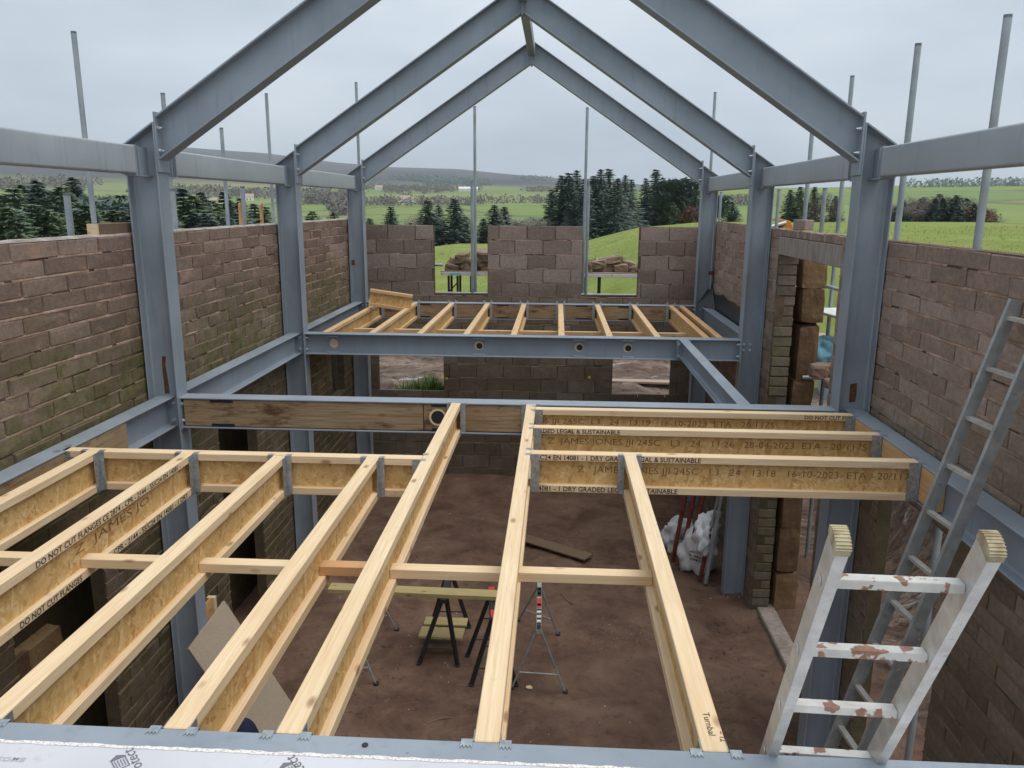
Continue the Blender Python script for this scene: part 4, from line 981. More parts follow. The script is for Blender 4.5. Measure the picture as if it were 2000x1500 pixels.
for cx, cy, sp, n_ in ((-1.9, 6.7, .3, 160), (2.1, 8.3, .25, 120), (1.2, 9.3, .35, 120), (-1.9, 9.2, .4, 120), (2.2, 5.9, .3, 150), (1.9, 7.4, .25, 80)): pts += [(q.gauss(cx, sp), q.gauss(cy, sp)) for _ in range(n_)]
pts = [(x, y) for x, y in pts if -2.85 < x < 2.25 and y < 12.7]
scatter('mud_clods', 'scattered dark clods of mud over the floor', 'mud', pts, M_MUD, (.012, .05), 5)
pts = [(q.gauss(.70, .20), q.gauss(7.95, .17)) for _ in range(800)]
scatter('sawdust', 'pale patch of sawdust and shavings on the mud right of the striped trestle', 'sawdust', pts, M_SAWD, (.004, .013), 6, .4)
pts = [(q.gauss(-1.85, .22), q.gauss(6.75, .25)) for _ in range(160)]
scatter('dead_leaves', 'dark patch of dead leaves on the mud near the left trestle', 'leaves', pts, M_OLDWD, (.012, .03), 8, .6)
pts = [(q.uniform(-2.7, 2.1), q.uniform(5.3, 11.5)) for _ in range(90)]+[(q.gauss(-.9, .5), q.gauss(7.3, .5)) for _ in range(60)]
scatter('wood_shavings', 'pale wood shavings and chips sprinkled over the mud floor', 'shavings', pts, M_WOOD, (.006, .018), 9, .5)
for i, (x, y, l, a, lb) in enumerate(((-.98, 6.35, .22, .4, 'curved dark stick lying on the mud in front of the saw horses'), (.62, 8.15, .28, 1.1, 'thin stick lying in the sawdust patch'), (.2, 8.75, .3, 2.0, 'thin pale stick on the mud beyond the trestles'))):
    mb = MB(); pr = None
    for k in range(6):
        s_ = k/5; P = Vector((math.cos(a)*l*(s_-.5)-math.sin(a)*.03*math.sin(s_*3.1), math.sin(a)*l*(s_-.5)+math.cos(a)*.03*math.sin(s_*3.1), .008))
        if pr is not None: mb.tube(pr, P, .006, n=6)
        pr = P
    tag(part('stick', mb, M_OLDWD, None, loc=(x, y, fz(x, y))), lb, 'stick')
# black membrane at the foot of the far right wall panel
t = thing('black_membrane', 'strip of shiny black plastic membrane along the foot of the far right wall panel', 'membrane', (WR-.012, Y2+.15, ZB))
mb = MB(); n_ = 28
for i in range(n_+1):
    y = i*(2.85/n_); mb.v += [(-.006-.012*abs(noise.noise((y*3, 0, 1))), y, -.25), (-.002-.02*abs(noise.noise((y*4, 2, 1))), y, .02), (-.004, y, .235+.04*noise.noise((y*2.2, 5, 1)))]
mb.f = [(3*i+k, 3*i+3+k, 3*i+4+k, 3*i+1+k) for i in range(n_) for k in range(2)]
part('sheet', mb, M_DPM, t, smooth=True, fix=False)
part('folded_corner', MB().add([(-.01, 2.5, .0), (-.22, 2.82, .03), (-.01, 2.83, .34), (-.01, 2.83, .0)], [(0, 1, 2), (1, 3, 2), (0, 2, 3)]), M_DPM, t, fix=False)
# loose things on the wall tops
o = part('loose_block', MB().box(-.05, .05, -.11, .11, 0, .1), M_BLKG, None, bevel=.006, loc=(2.46, 8.22, -.234)); o.rotation_euler = (0, 0, .25); tag(o, 'loose dark grey block sitting on the course above the lintel', 'block')
t = thing('timber_block', 'short dark timber with pale sawn end lying on the left wall', 'timber', (-3.22, 5.42, ZT+.002)); part('body', MB().box(-.04, .04, .012, .5, 0, .085), M_OLDWD, t, bevel=.004); part('sawn_end', MB().box(-.039, .039, 0, .012, .001, .084), M_WOOD, t)
for i, (y, l) in enumerate(((8.02, 'orange wooden peg on the left wall, the one farther from the middle column'), (8.60, 'orange wooden peg on the left wall right beside the middle column'))):
    t = thing('wooden_peg', l, 'peg', (-3.2, y, ZT)); part('shaft', MB().prism([(-.028, 0), (.028, 0), (.028, .21), (.008, .235), (-.02, .225), (-.028, .2)], 'x', -.01, .01), M_WOODP, t)
tag(part('string_line', MB().tube((-3.2, 8.0, ZT+.075), (-3.2, 8.62, ZT+.06), .004, n=6), M_TREAT, None), 'thin builder string tied between the two wooden pegs', 'string')
# ------------------------------------------------------------------ scaffold
TG = 'galvanised scaffold tubes'
def vtube(label, x, y, zt):
    zb = land(x, y)-.1; t = thing('scaffold_tube', label, 'scaffold tube', (x, y, zb), group=TG)
    part('tube', MB().tube((0, 0, 0), (0, 0, zt-zb-.002), .0242, n=16, cap=False), M_TUBE, t)
    part('tube_end', MB().tube((0, 0, zt-zb-.02), (0, 0, zt-zb), .0242, n=16), M_TUBE, t)
    return t
r5t = U(1397, 180, y=14.0)
tl = [(-4.4, 7.45, 1.5, 'tall tube alone in the sky left of the nearest left column'), (-3.6, 5.78, .06, 'short thick mottled tube ending against the dark trees'),
 (-4.4, 9.05, 1.18, 'tube rising above the nearest left rafter foot'), (-3.6, 7.43, .12, 'tube close behind the nearest left column, under the eaves beam'),
 (-4.4, 10.58, .95, 'tube between the first two left columns, left one of two'), (-3.6, 9.13, .18, 'tube between the first two left columns, right one of two'),
 (-4.4, 12.33, 1.6, 'tall tube just left of the middle left column'), (-3.45, 14.05, 2.0, 'tall tube rising beside the farthest left column'),
 (2.65, 5.22, 1.115, 'thick tube at the far right in front of the green field'), (2.75, 6.68, 1.225, 'tall tube between the nearest right column and the right edge of the view'),
 (3.02, 9.4, .20, 'short tube left of the nearest right column, ending under the eaves beam'), (3.35, 9.83, 1.46, 'tall tube rising past the nearest right rafter foot'),
 (2.95, 9.83, 1.39, 'tall tube rising just right of the orange digger'), (3.05, 11.42, .22, 'short tube beside the middle right column, above the orange digger'),
 (2.95, 14.9, .24, 'short tube right of the farthest right column'), (r5t.x, 14.0, r5t.z, 'tall tube rising behind the farthest right rafter'),
 (-1.385, 13.6, 1.56, 'tall tube outside the left gap of the gable wall'), (-1.40, 13.25, .36, 'shorter tube paired with the tall one in the left gable gap'),
 (.458, 13.6, 1.54, 'tall tube outside the right gap of the gable wall'), (.50, 13.25, .33, 'shorter tube paired with the tall one in the right gable gap')]
for x, y, zt, l in tl: vtube('galvanised scaffold '+l, x, y, zt)
def htube(label, p0, p1):
    t = thing('scaffold_rail', label, 'scaffold rail', p0, group='horizontal scaffold rails'); part('tube', MB().tube((0, 0, 0), Vector(p1)-Vector(p0), .0242, n=14), M_TUBE, t)
    part('coupler', MB().tube((Vector(p1)-Vector(p0))*.48, (Vector(p1)-Vector(p0))*.49, .036, n=10), M_BOLT, t); return t
htube('horizontal scaffold rail along the outside of the gable just above its sills', (-2.7, 13.31, -1.475), (2.3, 13.31, -1.475))
a = U(1625, 562, x=3.30); b = U(1622, 608, x=3.30)
htube('upper scaffold guard rail seen through the doorway', (3.30, 6.3, a.z), (3.30, 12.2, a.z)); htube('lower scaffold guard rail seen through the doorway', (3.30, 6.3, b.z), (3.30, 12.2, b.z))
htube('short scaffold rail at the left end of the stone pile staging', (-2.9, 13.66, -1.03), (-1.95, 13.66, -1.03))
# staging behind the gable with stones
t = thing('staging_board', 'long pale staging board with a blue label behind the gable, loaded with stones', 'staging', (-2.0, 13.66, -1.21))
part('deck', MB().box(0, 3.8, 0, .45, .058, .075), M_SCAFB, t); part('side_rail', MB().box(.01, 3.79, -.004, .03, 0, .057), M_FOAM, t, bevel=.004); part('side_rail', MB().box(.01, 3.79, .42, .454, 0, .057), M_FOAM, t, bevel=.004)
part('blue_label', MB().box(.16, .36, -.006, -.0045, .01, .052), M_BLUE, t)
for x in (.03, .62, 1.2, 2.4, 2.95, 3.4): part('bolt', MB().tube((x, -.004, .036), (x, -.010, .036), .009, n=8), M_RUST, t)
for k, (x, l) in enumerate(((-1.86, 'dark band stand holding up the left end of the staging board'), (.36, 'dark band stand under the staging board behind the right gable gap'))):
    t = thing('band_stand', l, 'trestle', (x, 13.7, -3.45), group='dark band stands')
    for dx in (0, .155, .39): part('post', MB().box(dx-.018, dx+.018, -.018, .018, -.15, 2.232), M_BLACK, t)
    part('brace', MB().beam((0, 0, 1.95), (.155, 0, 2.12), .02, .02), M_BLACK, t); part('rail', MB().box(-.03, .42, -.02, .02, 1.2, 1.235), M_BLACK, t)
    for dx in (0, .155, .39): part('back_post', MB().box(dx-.018, dx+.018, .36, .396, -.15, 2.232), M_BLACK, t)
S1 = [(885, 525, .24, .13), (908, 524, .34, .14), (893, 513, .26, .12), (903, 503, .20, .13), (915, 510, .28, .12), (936, 525, .22, .12), (928, 508, .16, .12), (945, 510, .28, .16), (950, 522, .2, .12), (947, 498, .32, .15)]
S2 = [(1147, 524, .2, .15), (1163, 524, .22, .16), (1183, 525, .24, .15), (1168, 514, .3, .12), (1190, 508, .36, .12), (1205, 512, .2, .15), (1213, 523, .22, .14), (1226, 520, .24, .16), (1217, 531, .18, .09), (1238, 526, .16, .12), (1152, 514, .2, .1)]
stn = ['a dark squared', 'a pale sawn faced', 'a slab topped', 'an upright', 'a long flat', 'a small wedge', 'a rounded', 'a broad dark', 'a buff', 'a topmost heavy', 'a narrow']
for nm, lst, sd in (('left', S1, 100), ('right', S2, 140)):
    for i, (u, v, sx, sz) in enumerate(lst):
        p = U(u, v, y=13.86+.05*(i % 3)); o = part('walling_stone', boxy_mesh(sd+i, sx*1.05, .27, sz*1.1, .35, .16, 3), M_RUBB, None, loc=(p.x, p.y, max(p.z, -1.135+sz*.46)))
        o.rotation_euler = (rnd.uniform(-.25, .25), rnd.uniform(-.35, .35), rnd.uniform(-.4, .4)); tag(o, f'{stn[i]} walling stone in the pile behind the {nm} gable gap', 'stone', f'walling stones behind the {nm} gable gap')
# scaffold deck and clutter outside the doorway
DK = -1.76
for i in range(4):
    o = part('scaffold_board', MB().box(0, .222, 0, 5.2, -.038, 0), M_SCAFB, None, bevel=.003, loc=(2.92+.235*i, 6.1+.07*(i % 2), DK)); tag(o, f'scaffold deck board outside the doorway, {ol[i]} from the wall', 'scaffold board', 'scaffold deck boards')
for y in (6.3, 8.6, 11.0):
    tag(htube(f'scaffold bearer under the deck at its {dict(((6.3, "near"), (8.6, "middle"), (11.0, "far")))[y]} part', (2.7, y, DK-.064), (4.4, y, DK-.064)))
p = U(1613, 690, x=3.2); blob('blue_sheet', 'crumpled pale blue plastic sheet on the scaffold deck outside the doorway', 'plastic sheet', 31, (p.x, p.y, p.z+.02), (.42, .5, .34), M_BLUE, 4, .4, .22, box=.3)
for i, (u, v, s, lb) in enumerate(((1600, 718, .19, 'big dark stone under the blue sheet on the scaffold deck'), (1624, 714, .17, 'brown stone tucked below the blue sheet at the doorway'), (1624, 738, .12, 'small rounded stone nearest the doorway on the deck'))):
    p = U(u, v, z=DK+.1); o = part('walling_stone', boxy_mesh(170+i, s, s, s*.75, .6, .12, 3), M_OLDWD, None, loc=(p.x, p.y, DK+s*.36)); tag(o, lb, 'stone')
t = thing('folding_table', 'white folding table standing on the scaffold deck outside the doorway', 'table', (3.42, 9.35, DK), .15)
part('table_top', MB().box(-.3, .3, -.45, .45, .52, .555), M_WHITE, t, bevel=.006); part('apron', MB().box(-.27, .27, -.43, -.40, .47, .52), M_WHITE, t)
for sx in (-1, 1):
    for sy in (-1, 1): part('leg', MB().tube((sx*.26, sy*.40, 0), (sx*.22, sy*.36, .52), .012, n=8), M_TUBE, t)
t = thing('water_tank', 'pale blue tank beyond the scaffold rails outside the doorway', 'tank', (5.6, 15.0, land(5.6, 15.0)-.05))
part('body', MB().tube((0, 0, 0), (0, 0, 1.05), .55, n=28), mat('pale_blue_plastic', (.36, .47, .52), .5), t, bevel=.02); part('lid', MB().tube((0, 0, 1.05), (0, 0, 1.12), .3, n=24), M_WHITE, t)
# small orange digger beyond the right wall
p = U(1528, 437, y=17.0); gz = land(p.x, 17.0); 
t = thing('mini_digger', 'small orange digger with a silver ram showing above the right wall', 'digger', (p.x, 17.0, gz-.12))
for s in (-1, 1):
    tr = MB(); tr.prism([(-.75, .12), (-.62, 0), (.62, 0), (.75, .12), (.75, .26), (.62, .36), (-.62, .36), (-.75, .26)], 'y', s*.35-.12, s*.35+.12); part('track', tr, M_BLACK, t)
zt = p.z-gz
part('body', MB().box(-.55, .45, -.42, .42, .38, min(.95, zt-.35)), M_ORANGE, t, bevel=.04)
part('boom', MB().prism([(-.02, .6), (.22, .6), (.22, zt+.02), (.15, zt+.17), (.06, zt+.20), (.0, zt+.10)], 'y', -.07, .07), M_ORANGE, t, bevel=.01)
part('arm', MB().prism([(-.02, zt+.14), (.14, zt+.14), (.06, zt+.20), (-.16, zt+.22), (-.15, zt+.17)], 'y', -.05, .05), M_ORANGE, t, bevel=.008)
part('ram', MB().tube((-.62, -.09, zt-.05), (.05, -.09, zt+.15), .035, n=12), M_BOLT, t); part('ram_sleeve', MB().tube((-.62, .02, zt-.16), (.0, .02, zt+.04), .05, n=12), M_BLACK, t)

# rusty pipe clamp on the farthest right column, marker tags on the gable
t = COLS['R', 3]
part('side_pipe', MB().tube((.20, -.10, -1.35-gz_), (.20, -.10, -.30-gz_), .012, n=10), M_TUBE, t); part('pipe_clamp', MB().box(.16, .235, -.125, -.084, -1.0-gz_, -.95-gz_), M_RUST, t, bevel=.004)
part('rust_spot', MB().box(-.20, -.15, -.09, -.084, -.92-gz_, -.84-gz_), M_RUST, COLS['L', 3], bevel=.003)
M_YEL = mat('yellow_tag', (.62, .55, .05), .6)
for u, v, l in ((872, 739, 'tiny yellow tag on the lower gable wall beside the left window'), (1151, 737, 'tiny yellow tag on the lower gable wall left of the right window')):
    a = U(u, v, y=YG-.012); tag(part('marker_tag', MB().box(-.02, .02, -.002, .002, -.022, .022), M_YEL, None, bevel=.0005, loc=(a.x, YG-.013, a.z)), l, 'tag')
# ------------------------------------------------------------------ trees
ORD = 'first second third fourth fifth sixth seventh eighth ninth tenth eleventh twelfth thirteenth fourteenth fifteenth sixteenth seventeenth eighteenth nineteenth twentieth'.split()
ORD += ['twenty '+w_ for w_ in ORD[:9]]
def spruce_mesh(seed, spread=.20, levels=34, br=9, dens=13, size=.05, droop=.25, shape=.85, base=.06):
    q = random.Random(seed); mb = MB()
    for i in range(levels):
        f = i/(levels-1); h = base+(1-base)*f; rad = spread*((1-f)**shape)*q.uniform(.82, 1.12)+.006
        for b in range(br):
            a = 6.283*(b/br)+q.uniform(-.35, .35)+i*1.1; rr = rad*q.uniform(.55, 1.35)
            if q.random() < .16: continue
            for k in range(dens):
                s = q.uniform(.12, 1)**.8; x = math.cos(a)*rr*s; y = math.sin(a)*rr*s
                z = h-droop*rr*s+.10*rr*s*s+q.uniform(-.008, .008); L = size*q.uniform(.6, 1.3)*(1.1-.5*f); aa = a+q.uniform(-.9, .9); dz = q.uniform(-.6, .35)
                tip = (x+math.cos(aa)*L, y+math.sin(aa)*L, z+dz*L); w_ = L*q.uniform(.28, .5); px, py = -math.sin(aa)*w_*.5, math.cos(aa)*w_*.5
                mb.add([(x+px, y+py, z+q.uniform(-.2, .2)*L), (x-px, y-py, z-w_*.3), tip], [(0, 1, 2)])
    for i in range(14):          # dense inner foliage
        f0 = base+(1-base)*i/14*.94; r0 = spread*.5*((1-i/14)**shape)+.004; n_ = 9; vs = []
        for k in range(n_):
            a = 6.283*k/n_+i; rr = r0*q.uniform(.7, 1.2); vs.append((math.cos(a)*rr, math.sin(a)*rr, f0-.03+q.uniform(-.012, .012)))
        vs.append((0, 0, f0+.09)); mb.add(vs, [(k, (k+1) % n_, n_) for k in range(n_)])
    for k in range(8): mb.add([(-.004, 0, .93), (.004, 0, .93), (q.uniform(-.012, .012), q.uniform(-.012, .012), 1.0+.01*k/8)], [(0, 1, 2)])
    return mb.mesh('crown', fix=False)
def broad_mesh(seed, n=2600, size=.03, rx=.32, ry=.32, zc=.62, rz=.38, clump=26, thin=.45):
    q = random.Random(seed); mb = MB(); cl = []
    while len(cl) < clump:
        p = Vector((q.uniform(-1, 1), q.uniform(-1, 1), q.uniform(-1, 1)))
        if p.length < 1: cl.append((p*.85, q.uniform(.22, .42)))
    for i in range(n):
        c, r_ = cl[q.randrange(clump)]; d = Vector((q.gauss(0, 1), q.gauss(0, 1), q.gauss(0, 1))).normalized()*r_*q.uniform(.3, 1); p = c+d
        P = Vector((p.x*rx, p.y*ry, zc+p.z*rz)); L = size*q.uniform(.6, 1.4); u = Vector((q.gauss(0, 1), q.gauss(0, 1), q.gauss(.3, 1))).normalized(); w_ = u.orthogonal().normalized()*L*thin
        mb.add([P-w_, P+w_, P+u*L*1.6], [(0, 1, 2)])
    return mb.mesh('crown', fix=False)
def trunk_mesh(r, top=.95, limbs=0, seed=0):
    mb = MB().tube((0, 0, -.03), (0, 0, top*.5), r, r*.6, n=8, cap=False).tube((0, 0, top*.5), (0, 0, top), r*.6, r*.1, n=8, cap=False); q = random.Random(seed)
    for i in range(limbs):
        z = q.uniform(.25, .6); a = q.uniform(0, 6.28); mb.tube((0, 0, z), (math.cos(a)*.2, math.sin(a)*.2, z+q.uniform(.15, .3)), r*.35, r*.08, n=6, cap=False)
    return mb.mesh('trunk', fix=False)
SPR = [spruce_mesh(1, .19), spruce_mesh(2, .23, 30, 10, 13, .056, .3), spruce_mesh(3, .17, 36, 9, 12, .046), spruce_mesh(4, .27, 28, 11, 14, .06, .2, .7)]
for m in SPR[:3]: m.materials.append(M_SPR)
SPR[3].materials.append(M_SPR2)
PIN = broad_mesh(5, 5200, .04, .30, .30, .66, .32, 22, .35); PIN.materials.append(M_SPR)
RUS = broad_mesh(6, 6500, .028, .42, .42, .54, .46, 40, .3); RUS.materials.append(M_RUSTL)
TWG = broad_mesh(7, 6500, .03, .40, .40, .56, .44, 34, .12); TWG.materials.append(M_TWIG)
TR = trunk_mesh(.014); TR.materials.append(M_BARK); TR2 = trunk_mesh(.018, .85, 9, 4); TR2.materials.append(M_BARK)
def tree(u, vt, r_, kind, label, group, wide=1.0, drop=.2):
    """tree whose top shows at pixel (u, vt), r_ metres away, standing on the land there"""
    d = ray(u, vt); k = r_/math.hypot(d.x, d.y); top = d*k; zb = land(top.x, top.y)-drop
    if kind in 'abcd': cm = SPR['abcd'.index(kind)]; tm = TR; nm = 'spruce_tree'
    elif kind == 'p': cm = PIN; tm = TR2; nm = 'pine_tree'
    elif kind == 'r': cm = RUS; tm = TR2; nm = 'russet_tree'
    else: cm = TWG; tm = TR2; nm = 'bare_tree'
    h = top.z-zb; t = thing(nm, label, 'tree', (top.x, top.y, zb), rnd.uniform(0, 6.28), group); wide *= 1.4 if kind in 'abcd' else 1.2; t.scale = (h*wide, h*wide, h)
    part('trunk', tm, None, t); part('crown', cm, None, t); return t
CG = 'conifers of the clump right of centre'
cl = [(1078, 372, 104, 'a', 1.1), (1098, 345, 100, 'c', 1.2), (1112, 340, 98, 'a', 1.2), (1127, 335, 104, 'c', 1.1), (1143, 352, 96, 'b', 1.0), (1160, 345, 106, 'a', 1.1), (1174, 333, 98, 'c', 1.2), (1190, 332, 103, 'a', 1.2), (1207, 350, 95, 'b', 1.0), (1222, 344, 100, 'c', 1.1), (1234, 352, 108, 'a', 1.1)]
for i, (u, v, r_, k, w_) in enumerate(cl):
    tree(u, v, r_, k, f'{ORD[i]} spruce from the left in the big clump beyond the gable', CG, w_)
for u, v, r_, k, w_, l in ((1262, 350, 120, 'c', 1.1, 'slim spruce left of the broad pine, beyond the right part of the gable'), (1282, 333, 116, 'a', 1.3, 'tall spruce just left of the broad pine beyond the right gable pier'), (1300, 356, 122, 'd', 1.2, 'green conifer beside the tall spruce beyond the right gable pier'),
                           (1335, 340, 112, 'p', 1.25, 'broad dark pine behind the right end of the gable'), (1312, 395, 108, 'd', 1.3, 'low dark conifer in front of the russet trees'), (1340, 384, 118, 'r', 1.25, 'larger pale russet tree at the foot of the broad pine'), (1362, 396, 108, 'r', 1.1, 'reddish leafless tree by the farthest right column'),
                           (1292, 400, 122, 't', 1.2, 'grey bare tree among the conifers beyond the right gable pier'), (1408, 376, 118, 'p', 1.3, 'round dark pine between the two farther right columns'), (1432, 396, 120, 'd', 1.2, 'low conifer right of the round pine between the right columns'),
                           (1545, 372, 108, 'b', 1.2, 'dark spruce left in the gap between the middle and nearest right columns'), (1565, 366, 104, 'd', 1.1, 'green spruce above the orange digger'), (1592, 366, 108, 'a', 1.2, 'tall spruce in the gap left of the nearest right column'), (1610, 378, 104, 't', 1.0, 'bare twiggy tree left of the nearest right column'),
                           (1633, 384, 106, 'b', 1.2, 'dark bushy spruce touching the nearest right column')):
    tree(u, v, r_, k, l, 'trees beyond the right wall', w_)
for i in range(22):
    u = 1752+i*8.2+rnd.uniform(-3, 3); v = interp([1750, 1800, 1850, 1890, 1925], [398, 388, 382, 392, 412], u)+rnd.uniform(-5, 6); k = rnd.choice('abdbdr' if i % 4 else 'tt')
    tree(u, v, 118+rnd.uniform(-6, 8), k, f'{ORD[i]} tree from the left in the row edging the right field', 'tree row along the right field edge', 1.5)
for i, (u, v, r_, k, w_) in enumerate(((722, 428, 84, 'b', 1.1), (763, 405, 82, 'b', 1.0), (800, 425, 92, 't', 1.3), (835, 393, 86, 'b', 1.15), (857, 403, 88, 'a', 1.1), (889, 391, 84, 'b', 1.2), (910, 425, 88, 'd', 1.1), (944, 428, 86, 'b', 1.1), (966, 402, 84, 'b', 1.15), (985, 405, 88, 'a', 1.2), (1020, 432, 96, 't', 1.5), (1050, 428, 98, 't', 1.5))):
    tree(u, v, r_, k, f'{ORD[i]} tree from the left at the end of the grass behind the gable', 'trees at the end of the grass', w_*1.3)
LT = [(5, 385, 'b'), (25, 372, 'd'), (45, 364, 'b'), (72, 356, 'a'), (92, 374, 'b'), (118, 368, 'd'), (142, 350, 'a'), (150, 372, 'b'), (168, 384, 'a'), (196, 372, 'p'), (215, 392, 'd'), (235, 384, 'd'), (252, 384, 'p'), (358, 372, 'b'), (378, 386, 'd'), (394, 378, 'a'), (412, 394, 'd'), (438, 378, 'b'), (455, 398, 'd'), (470, 390, 'a'), (497, 400, 'b'), (520, 406, 'a'), (610, 414, 'd'), (652, 416, 'd')]
for i, (u, v, k) in enumerate(LT):
    tree(u, v, rnd.uniform(60, 72), k, f'{ORD[i]} tree from the left on the skyline of the left wood', 'skyline trees of the left wood', 1.15)
for i in range(46):
    u = -20+i*12.2+rnd.uniform(-6, 6); v = rnd.uniform(405, 425) if u < 330 else rnd.uniform(418, 438)
    tree(u, v, rnd.uniform(44, 56), rnd.choice('bdabdd'), 'one of the lower dark trees massed behind the left wall', 'lower trees of the left wood', 1.3)
# far woods and hedgerow trees: too far off to tell apart
def far_wood(name, label, zones, m, seed, tri=26):
    q = random.Random(seed); mb = MB()
    for (a0, a1, r0, r1, n_, h0, h1) in zones:
        for _ in range(n_):
            a = R(q.uniform(a0, a1)); r_ = q.uniform(r0, r1); x, y = r_*math.sin(a), r_*math.cos(a); h = q.uniform(h0, h1); z = land_far(x, y)-.6
            if noise.noise((x*.006, y*.0035, seed)) < .06: continue
            w_ = h*q.uniform(.35, .6)
            for k in range(tri):
                d = Vector((q.gauss(0, 1), q.gauss(0, 1), q.gauss(0, 1))).normalized(); P = Vector((x+d.x*w_, y+d.y*w_, z+h*.52+d.z*h*.48)); L = h*q.uniform(.12, .26); u_ = Vector((q.gauss(0, 1), q.gauss(0, 1), q.gauss(.4, 1))).normalized(); s_ = u_.orthogonal().normalized()*L*.6
                mb.add([P-s_, P+s_, P+u_*L], [(0, 1, 2)])
    tag(part(name, mb, m, None, fix=False, kind='stuff'), label, 'woods')
far_wood('far_deciduous_woods', 'grey brown bare woods and hedgerow trees across the valley', [(-38, -14, 600, 900, 1700, 7, 12), (-38, -12, 1000, 1400, 700, 8, 13), (-14, 4, 700, 780, 220, 5, 9), (-14, 0, 1380, 1600, 500, 7, 11), (12, 34, 500, 530, 160, 4, 7)], M_TWIG, 3)
far_wood('far_conifer_woods', 'dark conifer plantations on the far hillside', [(-13, -3, 1950, 2250, 800, 11, 15), (-4, 2, 2480, 2560, 80, 14, 18), (-34, -26, 980, 1150, 300, 10, 14), (14, 34, 860, 980, 260, 7, 11), (-30, -16, 1900, 2200, 120, 12, 16)], M_SPR, 4)
for i, (u, r_, w_, l) in enumerate(((915, 1450, 34, 'long white farm shed on the brown field in the centre distance'), (741, 1500, 13, 'small white cottage on the hillside left of centre'), (795, 760, 16, 'grey roofed house among bare trees left of centre'), (104, 820, 30, 'pale farm building in the left distance'), (416, 900, 15, 'white cottage on the wooded slope between the left columns'), (484, 980, 14, 'pale house between the first two left columns, nearer the middle one'))):
    d = ray(u, 399); k = r_/math.hypot(d.x, d.y); x, y = d.x*k, d.y*k; t = thing('farmhouse', l, 'house', (x, y, land_far(x, y)-.5), -math.atan2(x, y), 'far farm buildings')
    part('wall', MB().box(-w_/2, w_/2, -4, 4, -1, 4.6), M_WHITE, t); part('roof', MB().prism([(-4.5, 4.5), (4.5, 4.5), (0, 8)], 'x', -w_/2-.3, w_/2+.3), M_SCAFB if i else M_WHITE, t)
    for k in range(3): part('window', MB().box(-w_/2+w_*(k+.7)/4, -w_/2+w_*(k+.7)/4+1.2, -4.06, -4.0, 1, 2.3), M_BLACK, t)
HAZE = 1.5e-4
# ------------------------------------------------------------------ low growth near the gable
q = random.Random(77); mb = MB()
def blade(mb, x, y, z, h, w_, lean, a):
    dx, dy = math.cos(a), math.sin(a); px, py = -dy*w_/2, dx*w_/2
    m_ = (x+dx*lean*.4, y+dy*lean*.4, z+h*.6); tp = (x+dx*lean, y+dy*lean, z+h)
    mb.add([(x-px, y-py, z), (x+px, y+py, z), (m_[0]+px*.7, m_[1]+py*.7, m_[2]), (m_[0]-px*.7, m_[1]-py*.7, m_[2]), tp], [(0, 1, 2, 3), (3, 2, 4)])
for i in range(6000):
    if i % 2: x = q.uniform(-14, 16); y = q.uniform(24, 62)
    else: x = q.uniform(6.2, 34); y = q.uniform(8, 52)
    z = land(x, y)-.02; h = q.uniform(.05, .14)*(1.6 if noise.noise((x*.3, y*.3, 2)) > .25 else 1)
    for k in range(2): blade(mb, x+q.uniform(-.08, .08), y+q.uniform(-.08, .08), z, h*q.uniform(.7, 1.2), .03, h*q.uniform(.2, .8), q.uniform(0, 6.28))
tag(part('field_grass', mb, M_BLADE, None, fix=False, kind='stuff'), 'short rough pasture grass of the fields around the site', 'grass')
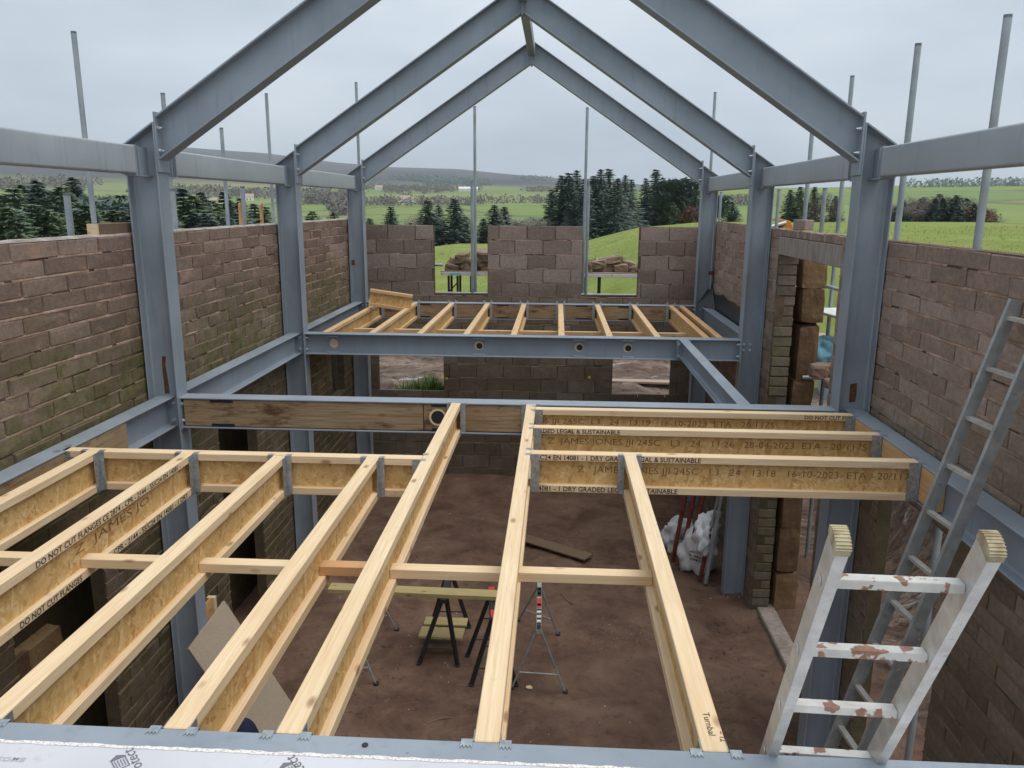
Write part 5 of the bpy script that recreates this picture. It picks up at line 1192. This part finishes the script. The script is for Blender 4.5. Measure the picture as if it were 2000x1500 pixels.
for i, (x, y, s, l) in enumerate(((-2.62, 13.75, .34, 'low weed clump at the left side of the lower left gable window'), (-2.25, 13.7, .5, 'tallest green weed clump in the middle of the lower left gable window'), (-1.95, 13.85, .46, 'weed clump at the right side of the lower left gable window'))):
    t = thing('weed_clump', l, 'weeds', (x, y, land(x, y)-.03), group='weeds behind the lower left window'); mb = MB()
    for k in range(260): blade(mb, q.gauss(0, .13), q.gauss(0, .1), 0, s*q.uniform(.5, 1.25), .022, s*q.uniform(.15, .75), q.uniform(0, 6.28))
    part('leaves', mb, M_WEED, t, fix=False); mb = MB()
    for k in range(5): mb.tube((q.gauss(0, .05), q.gauss(0, .05), 0), (q.gauss(0, .12), q.gauss(0, .1), s*.9), .004, n=5)
    part('stem', mb, M_TREAT, t)
for i, (x, y, zz, s, lb) in enumerate(((-2.02, 13.28, -3.17, .28, 'flat grey stone leaning in the lower left gable window'), (-1.93, 13.42, -3.05, .26, 'ochre stone at the right edge of the lower left gable window'), (-2.12, 13.5, -3.2, .24, 'tan stone beside the weeds in the lower left gable window'), (-2.84, 13.35, -3.15, .3, 'dark stone at the left edge of the lower left gable window'))):
    o = part('rubble_stone', rock_mesh(210+i, s*1.3, s, s*.8, 3, .2, .7), M_STONE if i == 1 else M_RUBB, None, loc=(x, y, land(x, y)+s*.28)); o.rotation_euler = (.3, -.3, i); tag(o, lb, 'stone')
p = U(1255, 747, y=15.2); o = part('old_board', MB().box(-.9, 1.1, -.12, .12, -.02, .02), M_SCAFB, None, bevel=.003, loc=(p.x, 15.2, p.z+.02)); o.rotation_euler = (0, 0, -.04); tag(o, 'grey board raised over a gap in the gravel beyond the lower right gable window', 'board')
for dx in (-.8, .95):
    zb = land(p.x+dx, 15.2); tag(part('timber_bearer', MB().box(-.06, .06, -.1, .1, -.1, max(.02, p.z-zb)), M_OLDWD, None, loc=(p.x+dx, 15.2, zb)), 'short bearer under the '+('left' if dx < 0 else 'right')+' end of the grey board beyond the gable', 'timber')
# ------------------------------------------------------------------ the air between here and the hills
hz = mat('haze'); nt = hz.node_tree; nt.nodes.clear(); o_ = nt.nodes.new('ShaderNodeOutputMaterial'); pv = nt.nodes.new('ShaderNodeVolumePrincipled')
pv.inputs['Color'].default_value = (.80, .87, .95, 1); pv.inputs['Density'].default_value = HAZE; pv.inputs['Anisotropy'].default_value = .1
nt.links.new(pv.outputs[0], o_.inputs['Volume'])
if HAZE > 0:
    tag(part('haze', MB().box(-5400, 5400, -120, 5600, -45, 330), hz, None, kind='stuff'), 'thin damp air over the valley', 'haze')
